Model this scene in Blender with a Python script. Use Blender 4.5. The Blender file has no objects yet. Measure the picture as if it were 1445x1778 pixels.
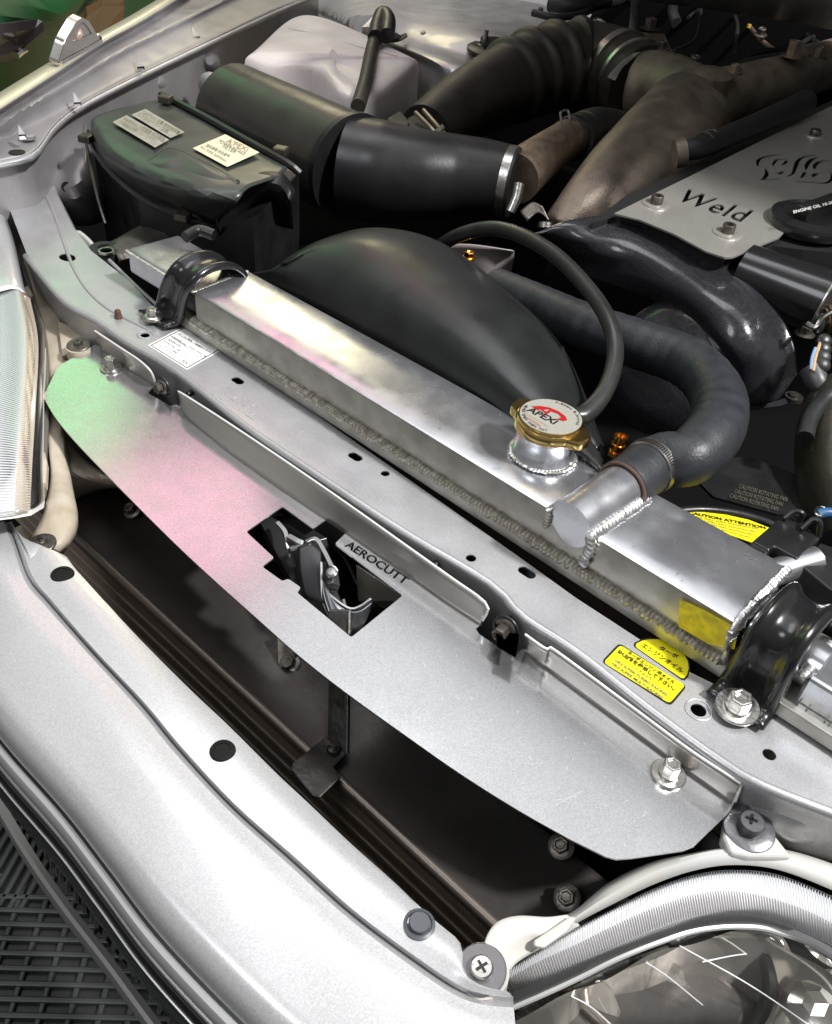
import bpy, math, random
import numpy as np
from mathutils import Vector, Matrix
random.seed(4); RNG = np.random.default_rng(4)
SC = bpy.context.scene; COL = SC.collection
PI = math.pi
# ------------------------------------------------------------------ camera
# car frame: +x along the radiator (towards the near headlamp), +y rearwards, +z up; z=0 is the top of the radiator tank
FPX, CX, CY, CAMH = 1533.0, 722.5, 889.0, 0.42
def _n(v): return v/np.linalg.norm(v)
_v1 = _n(np.array([-1503-CX, -632-CY, FPX])); _v2 = _n(np.array([2518-CX, -187-CY, FPX]))
_X = -_v1; _Y = _n(_v2-_X*(_v2@_X)); _Z = np.cross(_X, _Y)
RM = np.array([_X, _Y, _Z])
cam_d = bpy.data.cameras.new('camera'); cam = bpy.data.objects.new('camera', cam_d); COL.objects.link(cam)
M4 = Matrix.Identity(4)
for i in range(3):
    M4[i][0] = RM[i, 0]; M4[i][1] = -RM[i, 1]; M4[i][2] = -RM[i, 2]
M4[2][3] = CAMH
cam.matrix_world = M4
cam_d.sensor_fit = 'VERTICAL'; cam_d.sensor_height = 24; cam_d.lens = 24*FPX/1778
cam_d.clip_start = 0.02; cam_d.clip_end = 60
SC.camera = cam
# ------------------------------------------------------------------ hall light and added lights
SC.view_settings.view_transform = 'Standard'; SC.view_settings.look = 'None'
SC.view_settings.exposure = 0.0; SC.view_settings.gamma = 1
W = bpy.data.worlds.new('World'); SC.world = W; W.use_nodes = True
W.node_tree.nodes['Background'].inputs[0].default_value = (0.62, 0.60, 0.58, 1)
W.node_tree.nodes['Background'].inputs[1].default_value = 0.30
def lamp(name, direction, dist, size, power, color, size_y=None, target=(-0.35, 0.4, 0)):
    l = bpy.data.lights.new(name, 'AREA'); l.shape = 'RECTANGLE' if size_y else 'DISK'
    l.size = size; l.energy = power; l.color = color
    if size_y: l.size_y = size_y
    o = bpy.data.objects.new(name, l); COL.objects.link(o)
    d = Vector(direction).normalized(); o.location = Vector(target)+d*dist
    o.rotation_euler = d.to_track_quat('Z', 'Y').to_euler()
    return o
def azel(az, el):  # azimuth from +y towards -x
    a, e = math.radians(az), math.radians(el)
    return (-math.sin(a)*math.cos(e), math.cos(a)*math.cos(e), math.sin(e))
lamp('key_hall_lamp', (0.57, 0.20, 0.79), 3.4, 0.30, 182, (0.99, 0.98, 0.98))
lamp('warm_hall_lamp', azel(50.5, 26), 3.2, 0.75, 6.0, (1.0, 0.90, 0.56), target=(-0.6, 0.5, 0))
lamp('green_reflection_light', azel(71, 28), 3.6, 1.15, 4.2, (0.42, 1.0, 0.40), target=(-0.7, 0.35, 0))  # added light, gives the plate its green reflection
lamp('pink_reflection_light', azel(60, 40), 3.6, 0.85, 3.0, (1.0, 0.47, 0.60), size_y=0.7, target=(-0.55, 0.35, 0))  # added light for the pink reflection on the plate
lamp('small_pink_reflection_light', azel(41.5, 32), 3.4, 0.22, 0.3, (1.0, 0.5, 0.8), target=(-0.45, 0.5, 0))  # added light, makes the small pink patch on the tank
lamp('ceiling_lamp', azel(64, 68), 4.2, 2.4, 34, (0.97, 0.98, 1.0), size_y=1.4, target=(-0.35, 0.2, 0))
lamp('overhead_fill_light', azel(10, 72), 5.0, 6.0, 90, (0.96, 0.98, 1.0), size_y=5.0, target=(-0.35, 0.4, 0))  # added broad fill that evens out the plate's reflections
lamp('front_fill_light', azel(170, 50), 4.0, 1.6, 40, (0.92, 0.95, 1.0), target=(-0.3, 0.2, 0))  # added fill that lifts front faces and headlamp, no known source
# ------------------------------------------------------------------ pixel of the photograph -> point at a known height / plane
C0 = np.array([0, 0, CAMH])
def ray(x, y): return RM@np.array([x-CX, y-CY, FPX])
def A(x, y, z):
    d = ray(x, y); return C0+d*((z/1000.-CAMH)/d[2])
def AY(x, y, Y):
    d = ray(x, y); return C0+d*(Y/d[1])
def AX(x, y, X):
    d = ray(x, y); return C0+d*(X/d[0])
def depth(p): return float((RM.T@(np.asarray(p)-C0))[2])
def rpx(p, px): return px*depth(p)/FPX
def pts(lst): return [A(*p) for p in lst]
class Plane:
    def __init__(s, a, b, c):           # a origin, a->b is local x, c on the other side
        s.o = np.array(a); s.x = _n(np.array(b)-s.o); t = np.array(c)-s.o
        s.n = _n(np.cross(s.x, t)); s.y = np.cross(s.n, s.x)
        if s.n[2] < 0: s.n = -s.n
    def hit(s, x, y):
        d = ray(x, y); return C0+d*(((s.o-C0)@s.n)/(d@s.n))
    def uv(s, x, y):
        p = s.hit(x, y)-s.o; return (p@s.x, p@s.y)
    def to3(s, u, v, h=0): return s.o+s.x*u+s.y*v+s.n*h
def cr(P, n):                            # Catmull-Rom resample, n points
    P = [np.array(p, float) for p in P]
    if len(P) == 2: return [P[0]+(P[1]-P[0])*t for t in np.linspace(0, 1, n)]
    Q = [2*P[0]-P[1]]+P+[2*P[-1]-P[-2]]; L = [0]
    for i in range(len(P)-1): L.append(L[-1]+np.linalg.norm(P[i+1]-P[i])+1e-9)
    out = []
    for s in np.linspace(0, L[-1], n):
        i = min(max(np.searchsorted(L, s, 'right')-1, 0), len(P)-2); t = (s-L[i])/(L[i+1]-L[i])
        a, b, c, d = Q[i:i+4]
        out.append(.5*((2*b)+(c-a)*t+(2*a-5*b+4*c-d)*t*t+(3*b-a-3*c+d)*t**3))
    return out
# ------------------------------------------------------------------ mesh builder
class MB:
    def __init__(s): s.v = []; s.f = []
    def add(s, v, f):
        k = len(s.v); s.v += [tuple(map(float, p)) for p in v]; s.f += [tuple(i+k for i in q) for q in f]; return s
    def grid(s, rows, closed=False, capped=False):
        n = len(rows[0]); m = len(rows); v = [p for r in rows for p in r]; f = []
        for i in range(m-1):
            for j in range(n if closed else n-1):
                a, b = i*n+j, i*n+(j+1) % n; f.append((a, b, b+n, a+n))
        if capped: f.append(tuple(range(n-1, -1, -1))); f.append(tuple(range((m-1)*n, m*n)))
        return s.add(v, f)
    def panel(s, rows, nu=40, nv=None):  # rows of 3D control points -> smooth grid
        R = [cr(r, nu) for r in rows]
        if nv:
            cols = [cr([R[i][j] for i in range(len(R))], nv) for j in range(nu)]
            R = [[cols[j][i] for j in range(nu)] for i in range(nv)]
        return s.grid(R)
    def tube(s, path, rad, n=None, seg=20, capped=True, smooth=True, squash=None):
        if n: 
            k = [0]
            for i in range(len(path)-1): k.append(k[-1]+np.linalg.norm(np.array(path[i+1])-path[i]))
            t = np.linspace(0, k[-1], n)
            rad = np.interp(t, k, rad if hasattr(rad, '__len__') else [rad]*len(path)); path = cr(path, n)
        path = [np.array(p, float) for p in path]; N = len(path)
        if not hasattr(rad, '__len__'): rad = [rad]*N
        T = [_n(path[min(i+1, N-1)]-path[max(i-1, 0)]) for i in range(N)]
        u = np.cross(T[0], [0, 0, 1.]); u = _n(u if np.linalg.norm(u) > 1e-3 else np.cross(T[0], [1., 0, 0])); rows = []
        for i in range(N):
            u = _n(u-T[i]*(u@T[i])); w = np.cross(T[i], u)
            q = squash or 1
            rows.append([path[i]+rad[i]*(math.cos(a)*u+q*math.sin(a)*w) for a in np.linspace(0, 2*PI, seg, endpoint=False)])
        return s.grid(rows, True, capped)
    def lathe(s, o, axis, prof, seg=28, ang0=0):  # prof: (radius, height) list along axis
        ax = _n(np.array(axis, float)); u = np.cross(ax, [0, 0, 1.]) if abs(ax[2]) < .9 else np.cross(ax, [0, 1., 0]); u = _n(u); w = np.cross(ax, u)
        rows = [[np.array(o)+ax*h+max(r, 1e-5)*(math.cos(a)*u+math.sin(a)*w) for a in np.linspace(0, 2*PI, seg, endpoint=False)+ang0] for r, h in prof]
        return s.grid(rows, True, True)
    def prism(s, poly, d):               # poly 3D points, extruded by vector d
        n = len(poly); v = list(poly)+[np.array(p)+np.array(d) for p in poly]
        f = [tuple(range(n-1, -1, -1)), tuple(range(n, 2*n))]+[(i, (i+1) % n, n+(i+1) % n, n+i) for i in range(n)]
        return s.add(v, f)
    def box(s, c, hx, hy, hz):           # half axes as vectors
        c = np.array(c); hx, hy, hz = map(np.array, (hx, hy, hz))
        return s.prism([c-hx-hy-hz, c+hx-hy-hz, c+hx+hy-hz, c-hx+hy-hz], 2*hz)
ORG = {}
def thing(name, label, cat, loc, group=None):
    o = bpy.data.objects.new(name, None); COL.objects.link(o); o.location = tuple(map(float, loc)); o.empty_display_size = .02
    o['label'] = label; o['category'] = cat
    if group: o['group'] = group
    ORG[o.name] = np.array(loc, float); return o
def obj(name, mb, m, parent=None, smooth=True, bevel=0, solid=0, sub=0, kind=None, label=None, offset=-1, weld=False, remesh=0, seg=2):
    org = ORG[parent.name] if parent else np.zeros(3)
    me = bpy.data.meshes.new(name)
    me.from_pydata([tuple(np.array(v)-org) for v in mb.v], [], mb.f); me.update()
    import bmesh
    bm = bmesh.new(); bm.from_mesh(me)
    if weld: bmesh.ops.remove_doubles(bm, verts=bm.verts, dist=1e-5)
    bmesh.ops.recalc_face_normals(bm, faces=bm.faces); bm.to_mesh(me); bm.free()
    me.materials.append(m)
    if smooth: me.shade_smooth()
    o = bpy.data.objects.new(name, me); COL.objects.link(o)
    if parent: o.parent = parent
    ORG[o.name] = org
    if solid:
        q = o.modifiers.new('solid', 'SOLIDIFY'); q.thickness = solid; q.offset = offset
    if bevel:
        q = o.modifiers.new('bevel', 'BEVEL'); q.width = bevel; q.segments = seg; q.limit_method = 'ANGLE'; q.angle_limit = .6
    if sub:
        q = o.modifiers.new('sub', 'SUBSURF'); q.levels = q.render_levels = sub
    if remesh:
        q = o.modifiers.new('rm', 'REMESH'); q.mode = 'VOXEL'; q.voxel_size = remesh; q.use_smooth_shade = True
        q = o.modifiers.new('sm', 'SMOOTH'); q.factor = .6; q.iterations = 14
    if smooth and not sub and not remesh:
        me.set_sharp_from_angle(angle=math.radians(38))
    if kind: o['kind'] = kind
    if label: o['label'] = label
    return o
def tag(o, label, cat, group=None):
    o['label'] = label; o['category'] = cat
    if group: o['group'] = group
    return o
# filled flat shapes with holes (2D), through Blender's curve fill
def fill2d(loops, thick=0, bevel=0):
    cu = bpy.data.curves.new('t', 'CURVE'); cu.dimensions = '2D'; cu.fill_mode = 'BOTH'
    cu.extrude = thick/2; cu.bevel_depth = bevel; cu.bevel_resolution = 1
    for L in loops:
        sp = cu.splines.new('POLY'); sp.points.add(len(L)-1)
        for i, p in enumerate(L): sp.points[i].co = (p[0]*10, p[1]*10, 0, 1)
        sp.use_cyclic_u = True
    cu.extrude = thick/2*10; cu.bevel_depth = bevel*10
    return _curve_mesh(cu, .1)
def _curve_mesh(cu, k=1.0):
    o = bpy.data.objects.new('t', cu); COL.objects.link(o); bpy.context.view_layer.update()
    dg = bpy.context.evaluated_depsgraph_get(); me = bpy.data.meshes.new_from_object(o.evaluated_get(dg))
    v = [tuple(c*k for c in x.co) for x in me.vertices]; f = [tuple(p.vertices) for p in me.polygons]
    bpy.data.objects.remove(o); bpy.data.curves.remove(cu) if cu.users == 0 else None; bpy.data.meshes.remove(me)
    return v, f
def text2d(s, extrude=0, bold=0, shear=0, space=1):
    cu = bpy.data.curves.new('t', 'FONT'); cu.body = s; cu.size = 1; cu.extrude = extrude; cu.offset = bold; cu.resolution_u = 3; cu.shear = shear; cu.space_character = space
    return _curve_mesh(cu)
def rounded(P, r, k=4):
    out = []; n = len(P)
    for i in range(n):
        p = np.array(P[i]); a = np.array(P[i-1])-p; b = np.array(P[(i+1) % n])-p
        la, lb = np.linalg.norm(a), np.linalg.norm(b); q = min(r, la*.45, lb*.45)
        s, e = p+a/la*q, p+b/lb*q
        for t in np.linspace(0, 1, k): out.append(tuple((1-t)**2*s+2*t*(1-t)*p+t*t*e))
    return out
def flat(mb, plane, loops, thick, h=0, bevel=0):
    v, f = fill2d(loops, thick, bevel)
    return mb.add([plane.to3(a, b, c+h) for a, b, c in v], f)
def lettering(s, p0, p1, up, mat, parent, name='lettering', h=0.0002, bold=0, shear=0, thick=0.0002, fitw=True):
    """text whose baseline runs p0->p1 and whose cap height is the vector up-p0"""
    v, f = text2d(s, 0, bold, shear)
    if not v: return None
    p0, p1, up = map(np.array, (p0, p1, up)); xs = [q[0] for q in v]; x0, x1 = min(xs), max(xs)
    ex = (p1-p0)/(x1-x0); ey = (up-p0)/.70; nn = _n(np.cross(ex, ey)); nn = nn if nn[2] > 0 else -nn
    mb = MB(); mb.add([p0+(q[0]-x0)*ex+q[1]*ey+nn*h for q in v], f)
    return obj(name, mb, mat, parent, smooth=False)
def loops_of_text(s, bold=0, shear=0, space=1):
    v, f = text2d(s, 0, bold, shear, space); from collections import Counter
    idx = {}; rep = []
    for p in v:
        k = (round(p[0], 4), round(p[1], 4)); idx.setdefault(k, len(idx)); rep.append(idx[k])
    co = {i: k for k, i in idx.items()}; c = Counter(); 
    for q in f:
        q = [rep[i] for i in q]
        for i in range(len(q)):
            a, b = q[i], q[(i+1) % len(q)]
            if a != b: c[(a, b)] += 1
    nx = {}
    for (a, b), k in c.items():
        if (b, a) not in c: nx.setdefault(a, []).append(b)
    L = []
    while nx:
        a = next(iter(nx)); loop = [a]; cur = a
        while True:
            q = nx.get(cur)
            if not q: break
            b = q.pop()
            if not q: nx.pop(cur, None)
            if b == a: break
            loop.append(b); cur = b
        if len(loop) > 2: L.append([co[i] for i in loop])
    return L
# ------------------------------------------------------------------ materials
def mat(name, color, rough=.5, metal=0.0, bump=0, bscale=200, rvar=0, rscale=30, cvar=0, cscale=40, flake=0, coat=0, cols=None, alpha=1, spec=None, ani=0, dirt=None, trans=0, ior=None):
    m = bpy.data.materials.new(name); m.use_nodes = True; nt = m.node_tree; N = nt.nodes; L = nt.links
    b = N['Principled BSDF']; b.inputs['Base Color'].default_value = (*color, 1); b.inputs['Roughness'].default_value = rough
    b.inputs['Metallic'].default_value = metal; b.inputs['Coat Weight'].default_value = coat; b.inputs['Coat Roughness'].default_value = .06
    if spec is not None: b.inputs['Specular IOR Level'].default_value = spec
    if trans: b.inputs['Transmission Weight'].default_value = trans
    if ior: b.inputs['IOR'].default_value = ior
    b.inputs['Alpha'].default_value = alpha
    tc = N.new('ShaderNodeTexCoord')
    def noise(sc, det=3, stretch=None):
        n = N.new('ShaderNodeTexNoise'); n.inputs['Scale'].default_value = sc; n.inputs['Detail'].default_value = det
        src = tc.outputs['Object']
        if stretch:
            mp = N.new('ShaderNodeMapping'); mp.inputs['Scale'].default_value = stretch; L.new(src, mp.inputs[0]); src = mp.outputs[0]
        L.new(src, n.inputs['Vector']); return n
    if rvar:
        n = noise(rscale, 5); r = N.new('ShaderNodeMapRange'); r.inputs['From Min'].default_value = .3; r.inputs['From Max'].default_value = .7
        r.inputs['To Min'].default_value = max(rough-rvar, .02); r.inputs['To Max'].default_value = rough+rvar
        L.new(n.outputs['Fac'], r.inputs[0]); L.new(r.outputs[0], b.inputs['Roughness'])
    col = None
    if cvar or dirt:
        n = noise(cscale, 6); r = N.new('ShaderNodeValToRGB'); e = r.color_ramp.elements
        c2 = dirt or tuple(c*(1-cvar) for c in color)
        e[0].position = .35; e[0].color = (*c2, 1); e[1].position = .62; e[1].color = (*color, 1)
        L.new(n.outputs['Fac'], r.inputs[0]); col = r.outputs[0]
    if flake:
        v = N.new('ShaderNodeTexVoronoi'); v.inputs['Scale'].default_value = 1500; L.new(tc.outputs['Object'], v.inputs['Vector'])
        r = N.new('ShaderNodeMapRange'); r.inputs['To Min'].default_value = 1-flake; r.inputs['To Max'].default_value = 1+flake
        L.new(v.outputs['Color'], r.inputs[0])
        mx = N.new('ShaderNodeVectorMath'); mx.operation = 'SCALE'
        if col: L.new(col, mx.inputs[0])
        else: mx.inputs[0].default_value = color
        L.new(r.outputs[0], mx.inputs['Scale']); col = mx.outputs[0]
    if col: L.new(col, b.inputs['Base Color'])
    if bump:
        n = noise(bscale, 4, stretch=ani or None); bp = N.new('ShaderNodeBump'); bp.inputs['Strength'].default_value = bump; bp.inputs['Distance'].default_value = .001
        L.new(n.outputs['Fac'], bp.inputs['Height']); L.new(bp.outputs[0], b.inputs['Normal'])
    return m
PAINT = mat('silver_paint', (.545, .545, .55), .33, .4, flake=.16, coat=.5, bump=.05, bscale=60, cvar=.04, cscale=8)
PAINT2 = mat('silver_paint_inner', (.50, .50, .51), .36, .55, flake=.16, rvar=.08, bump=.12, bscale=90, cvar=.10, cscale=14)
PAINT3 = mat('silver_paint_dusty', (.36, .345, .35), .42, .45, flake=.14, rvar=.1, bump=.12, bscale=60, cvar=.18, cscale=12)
SILH = mat('brushed_plate', (.60, .60, .61), .18, .88, flake=.17, bump=.012, bscale=700, rvar=.03, rscale=60, cvar=.05, cscale=20)
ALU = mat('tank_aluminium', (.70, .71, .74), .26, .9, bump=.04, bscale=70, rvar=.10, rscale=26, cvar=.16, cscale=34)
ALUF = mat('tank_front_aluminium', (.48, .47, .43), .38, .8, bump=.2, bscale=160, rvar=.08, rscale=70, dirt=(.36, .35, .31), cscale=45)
BEAD = mat('weld_metal', (.60, .58, .52), .34, .8, bump=.3, bscale=300, dirt=(.40, .37, .31), cscale=150)
BEADW = mat('weld_bright', (.70, .70, .69), .30, .95, bump=.15, bscale=200, cvar=.35, cscale=150)
GOLD = mat('gold_plating', (.86, .62, .24), .14, 1, bump=.08, bscale=120, rvar=.05)
STEEL = mat('zinc_steel', (.62, .60, .57), .28, 1, bump=.25, bscale=300, cvar=.25, cscale=200)
STEELD = mat('dull_steel', (.20, .18, .16), .42, .9, bump=.4, bscale=300, cvar=.4, cscale=160)
CHROME = mat('chrome', (.85, .85, .86), .06, 1)
BLKG = mat('gloss_black', (.012, .012, .013), .24, 0, coat=.35, bump=.04, bscale=60)
BLKC = mat('wrinkle_black', (.026, .026, .030), .26, .2, bump=.12, bscale=500, coat=.5, flake=.5, rvar=.1, rscale=200)
BLKP = mat('black_plastic', (0.0132, 0.0132, 0.0132), .36, 0, bump=.15, bscale=200, rvar=.1, cvar=.3, cscale=30)
SHR = mat('shroud_plastic', (0.018, 0.0192, 0.0192), .34, 0, bump=.08, bscale=150, rvar=.08, cvar=.3, cscale=20)
RUB = mat('rubber', (0.018, 0.0186, 0.0198), .50, 0, bump=.3, bscale=260, rvar=.08, cvar=.3, cscale=50)
RUBD = mat('rubber_dusty', (0.033, 0.0288, 0.0228), .50, 0, bump=.3, bscale=260, rvar=.08, cvar=.4, cscale=30)
HOSE = mat('silicone_black', (0.0108, 0.0102, 0.0114), .34, 0, bump=.1, bscale=300, rvar=.06)
CAST = mat('cast_brown', (.30, .245, .195), .46, .55, bump=.6, bscale=420, cvar=.35, cscale=30, rvar=.1)
COPPR = mat('brown_steel', (.36, .27, .20), .4, .7, bump=.4, bscale=300, cvar=.4, cscale=60)
CORE = mat('dark_fin', (.045, .034, .028), .5, .5, bump=.3, bscale=500)
ICT = mat('intercooler_dark', (.082, .075, .070), .36, .6, bump=.2, bscale=200, rvar=.06, cvar=.2, cscale=25)
WHT = mat('white_paper', (.80, .80, .78), .4, 0)
CREAM = mat('cream_paper', (.68, .64, .46), .5, 0, cvar=.12, cscale=60)
GREYL = mat('grey_label', (.34, .33, .27), .45, 0, cvar=.2, cscale=70)
INK = mat('black_ink', (.01, .008, .006), .4)
INKG = mat('grey_ink', (.16, .15, .10), .5)
REDI = mat('red_ink', (.38, .01, .012), .35)
YEL = mat('yellow_vinyl', (.90, .80, .01), .35)
TANKW = mat('milky_plastic', (.82, .745, .73), .40, 0, bump=.05, bscale=60, cvar=.14, cscale=14, rvar=.06)
TANKW.node_tree.nodes['Principled BSDF'].inputs['Subsurface Weight'].default_value = .3
TANKW.node_tree.nodes['Principled BSDF'].inputs['Subsurface Scale'].default_value = .01
ENGP = mat('engine_plate', (.60, .58, .53), .34, .7, flake=.08, bump=.2, bscale=600, rvar=.05, cvar=.08, cscale=20)
CREAMP = mat('old_white_plastic', (.52, .46, .37), .5, 0, bump=.2, bscale=160, dirt=(.34, .28, .20), cscale=26)
WHTP = mat('lamp_white_plastic', (.52, .52, .50), .42, 0, bump=.15, bscale=120, dirt=(.52, .50, .45), cscale=16)
BEIGE = mat('beige_rail', (.50, .44, .37), .46, .2, bump=.2, bscale=140, cvar=.2, cscale=30)
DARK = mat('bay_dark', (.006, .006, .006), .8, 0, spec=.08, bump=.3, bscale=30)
YELP = mat('yellow_marker_paint', (.72, .62, .03), .45, .4, bump=.6, bscale=240, dirt=(.45, .38, .04), cscale=120)
def lens_mat():
    m = bpy.data.materials.new('clear_lens'); m.use_nodes = True; nt = m.node_tree; N = nt.nodes; L = nt.links
    b = N['Principled BSDF']; out = N['Material Output']
    b.inputs['Base Color'].default_value = (.9, .92, .95, 1); b.inputs['Roughness'].default_value = .08
    t = N.new('ShaderNodeBsdfTransparent'); t.inputs[0].default_value = (.98, .98, .98, 1)
    g = N.new('ShaderNodeBsdfGlossy'); g.inputs['Roughness'].default_value = .14
    fr = N.new('ShaderNodeFresnel'); fr.inputs[0].default_value = 1.28
    tc = N.new('ShaderNodeTexCoord'); n = N.new('ShaderNodeTexNoise'); n.inputs['Scale'].default_value = 90
    L.new(tc.outputs['Object'], n.inputs['Vector']); bp = N.new('ShaderNodeBump'); bp.inputs['Strength'].default_value = .08; bp.inputs['Distance'].default_value = .001
    L.new(n.outputs['Fac'], bp.inputs['Height']); L.new(bp.outputs[0], g.inputs['Normal'])
    ad = N.new('ShaderNodeMath'); ad.operation = 'ADD'; ad.inputs[1].default_value = .05; L.new(fr.outputs[0], ad.inputs[0])
    mx = N.new('ShaderNodeMixShader'); L.new(ad.outputs[0], mx.inputs[0]); L.new(t.outputs[0], mx.inputs[1]); L.new(g.outputs[0], mx.inputs[2]); L.new(mx.outputs[0], out.inputs[0])
    return m
LENS = lens_mat()
REFL = mat('reflector_chrome', (.88, .84, .76), .10, .8, bump=.2, bscale=25)
# ------------------------------------------------------------------ generic small parts
def hexbolt(parent, p, axis, r, h=.006, flange=1.55, m=STEEL, washer=None, wr=0, name='bolt', wm=None, ang=0.0, dish=.3):
    ax = _n(np.array(axis, float)); p = np.array(p, float); base = 0
    if wr:
        mb = MB().lathe(p, ax, [(wr, 0), (wr, .0012), (wr*.96, .0018), (r*1.1, .0018)], 32)
        obj('washer', mb, wm or m, parent); base = .0018
    mb = MB().lathe(p+ax*base, ax, [(r*flange, 0), (r*flange, .001), (r*1.15, .0022), (r*1.02, .0022)], 28)
    o = obj(name, mb, m, parent)
    mb = MB().lathe(p+ax*(base+.002), ax, [(r, 0), (r, h-.0008), (r*.9, h), (r*.62, h), (r*.55, h-dish*.004)], 6, ang)
    obj('hex_head', mb, m, o, smooth=False, bevel=.0003)
    return o
def screw(parent, p, axis, r, wr, m, wm, name='screw'):
    ax = _n(np.array(axis, float)); p = np.array(p, float)
    mb = MB().lathe(p, ax, [(wr, 0), (wr, .0014), (wr*.95, .002), (r, .002)], 32); w = obj('washer', mb, wm, parent)
    mb = MB().lathe(p+ax*.002, ax, [(r, 0), (r, .003), (r*.85, .0042), (.0001, .0045)], 24); o = obj(name, mb, m, parent)
    u = _n(np.cross(ax, [.3, 1, .2])); v = np.cross(ax, u); mb = MB()
    mb.box(p+ax*.0063, u*r*.55, v*r*.12, ax*.0004); mb.box(p+ax*.00635, v*r*.55, u*r*.12, ax*.0004)
    obj('cross_slot', mb, INK, o, smooth=False)
    return o
def bead(parent, P, r, step, m, name='weld_bead', squash=.5, up=(0, 0, 1)):
    """a fillet weld as overlapping ripples"""
    L = sum(np.linalg.norm(np.array(P[i+1])-P[i]) for i in range(len(P)-1)); n = max(int(L/step), 3)
    Q = cr(P, n+1); mb = MB(); up = np.array(up, float)
    for i in range(n):
        t = _n(Q[i+1]-Q[i]); w = _n(np.cross(t, up)); u = np.cross(w, t); c = Q[i]+w*RNG.normal(0, r*.05)+u*RNG.normal(0, r*.04)
        rr = r*(1+RNG.normal(0, .09)+.08*math.sin(i*.11)); rows = []
        for k, lat in enumerate((-1.0, -.55, 0, .55, 1.0)):
            sx = math.cos(lat*PI/2*.98); rows.append([c+t*(lat*step*1.05+.35*step*math.cos(a)**2*1.0*(1 if k > 1 else 0)-step*.5*abs(math.cos(a)))+rr*sx*(w*math.cos(a)+u*squash*math.sin(a)) for a in np.linspace(0, 2*PI, 10, endpoint=False)])
        mb.grid(rows, True, True)
    return obj(name, mb, m, parent)
UP = np.array([0, 0, 1.])
# ================================================================== SETTING
fl = MB(); fl.box((-.5, 0, -.665), (6, 0, 0), (0, 6, 0), (0, 0, .005))
floor = obj('floor', fl, mat('floor_black', (.012, .013, .012), .5, bump=.2), smooth=False); floor['kind'] = 'structure'
wf = MB().prism([np.array(p) for p in ((-9, .2, -.63), (-1.9, .2, -.63), (-1.9, 9, -.63), (-9, 9, -.63))], (0, 0, -.02))
def wood_mat():
    m = mat('wood_floor', (.62, .47, .28), .35, 0); nt = m.node_tree; N = nt.nodes; L = nt.links
    tc = N.new('ShaderNodeTexCoord'); mp = N.new('ShaderNodeMapping'); mp.inputs['Scale'].default_value = (1, 12, 1); L.new(tc.outputs['Object'], mp.inputs[0])
    n = N.new('ShaderNodeTexNoise'); n.inputs['Scale'].default_value = 3; n.inputs['Detail'].default_value = 6; L.new(mp.outputs[0], n.inputs['Vector'])
    r = N.new('ShaderNodeValToRGB'); r.color_ramp.elements[0].position = .3; r.color_ramp.elements[0].color = (.40, .27, .13, 1)
    r.color_ramp.elements[1].position = .7; r.color_ramp.elements[1].color = (.80, .68, .46, 1); L.new(n.outputs['Fac'], r.inputs[0]); L.new(r.outputs[0], N['Principled BSDF'].inputs['Base Color'])
    return m
wood = obj('wooden_floor', wf, wood_mat(), smooth=False); wood['kind'] = 'structure'
# floor tiles: ribs one by one around the spot that shows bottom left
RIBM = mat('floor_tile_rib', (.030, .034, .032), .42, 0, bump=.3, bscale=120)
rib_mesh = None; nrib = 0
tx = A(10, 1460, -650); cxr, cyr = A(75, 1640, -650)[:2]
def ribbar(c, u, ln):
    global rib_mesh, nrib
    u = _n(np.array([u[0], u[1], 0])); v = np.array([-u[1], u[0], 0]); mb = MB()
    mb.prism([c-u*ln/2-v*.0035, c-u*ln/2+v*.0035, c+u*ln/2+v*.0035, c+u*ln/2-v*.0035], (0, 0, .008))
    obj('rib', mb, RIBM, floor, smooth=False, bevel=.002); nrib += 1
du = A(300, 1640, -650)-A(0, 1632, -650); du = _n(du); dv = np.array([-du[1], du[0], 0])
base = A(0, 1560, -660)
for k in range(26):
    c = base-dv*(k*.0165)+du*.03; c[2] = -.66; ribbar(c, du, .50)
du2 = _n(A(60, 1440, -650)-A(-10, 1560, -650))
for k in range(9):
    c = A(-60+k*17, 1480+k*4, -660); ribbar(c, du2, .11)
for k in range(14):
    c = base+du*(k*.032-.20)-dv*.20; c[2] = -.662; ribbar(c, dv, .46)
# bay below: added black sheet for the dark void, stops light leaks; then the bulkhead
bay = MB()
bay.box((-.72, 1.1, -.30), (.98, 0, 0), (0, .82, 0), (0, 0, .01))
bay_o = obj('bay_light_blocker', bay, DARK, smooth=False); bay_o['kind'] = 'structure'
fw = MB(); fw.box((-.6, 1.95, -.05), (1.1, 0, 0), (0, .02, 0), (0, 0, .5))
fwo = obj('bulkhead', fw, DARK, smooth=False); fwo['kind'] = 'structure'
# raised bonnet (its dark underside is what the radiator tank mirrors)
bt = thing('bonnet', 'raised silver bonnet with dark underside standing over the rear of the engine bay', 'bonnet', (-.5, 1.75, .25))
def bonrow(t, z, yy): return [np.array([x, yy+.03*abs(x+.5)**2, z-.10*(x+.5)**2]) for x in np.linspace(-1.22, .22, 7)]
obj('outer_skin', MB().panel([bonrow(0, .16, 1.78), bonrow(.5, .52, 1.44), bonrow(1, .78, 1.14), bonrow(1, .85, 1.05)], 24, 14), PAINT2, bt, solid=.02)
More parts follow.
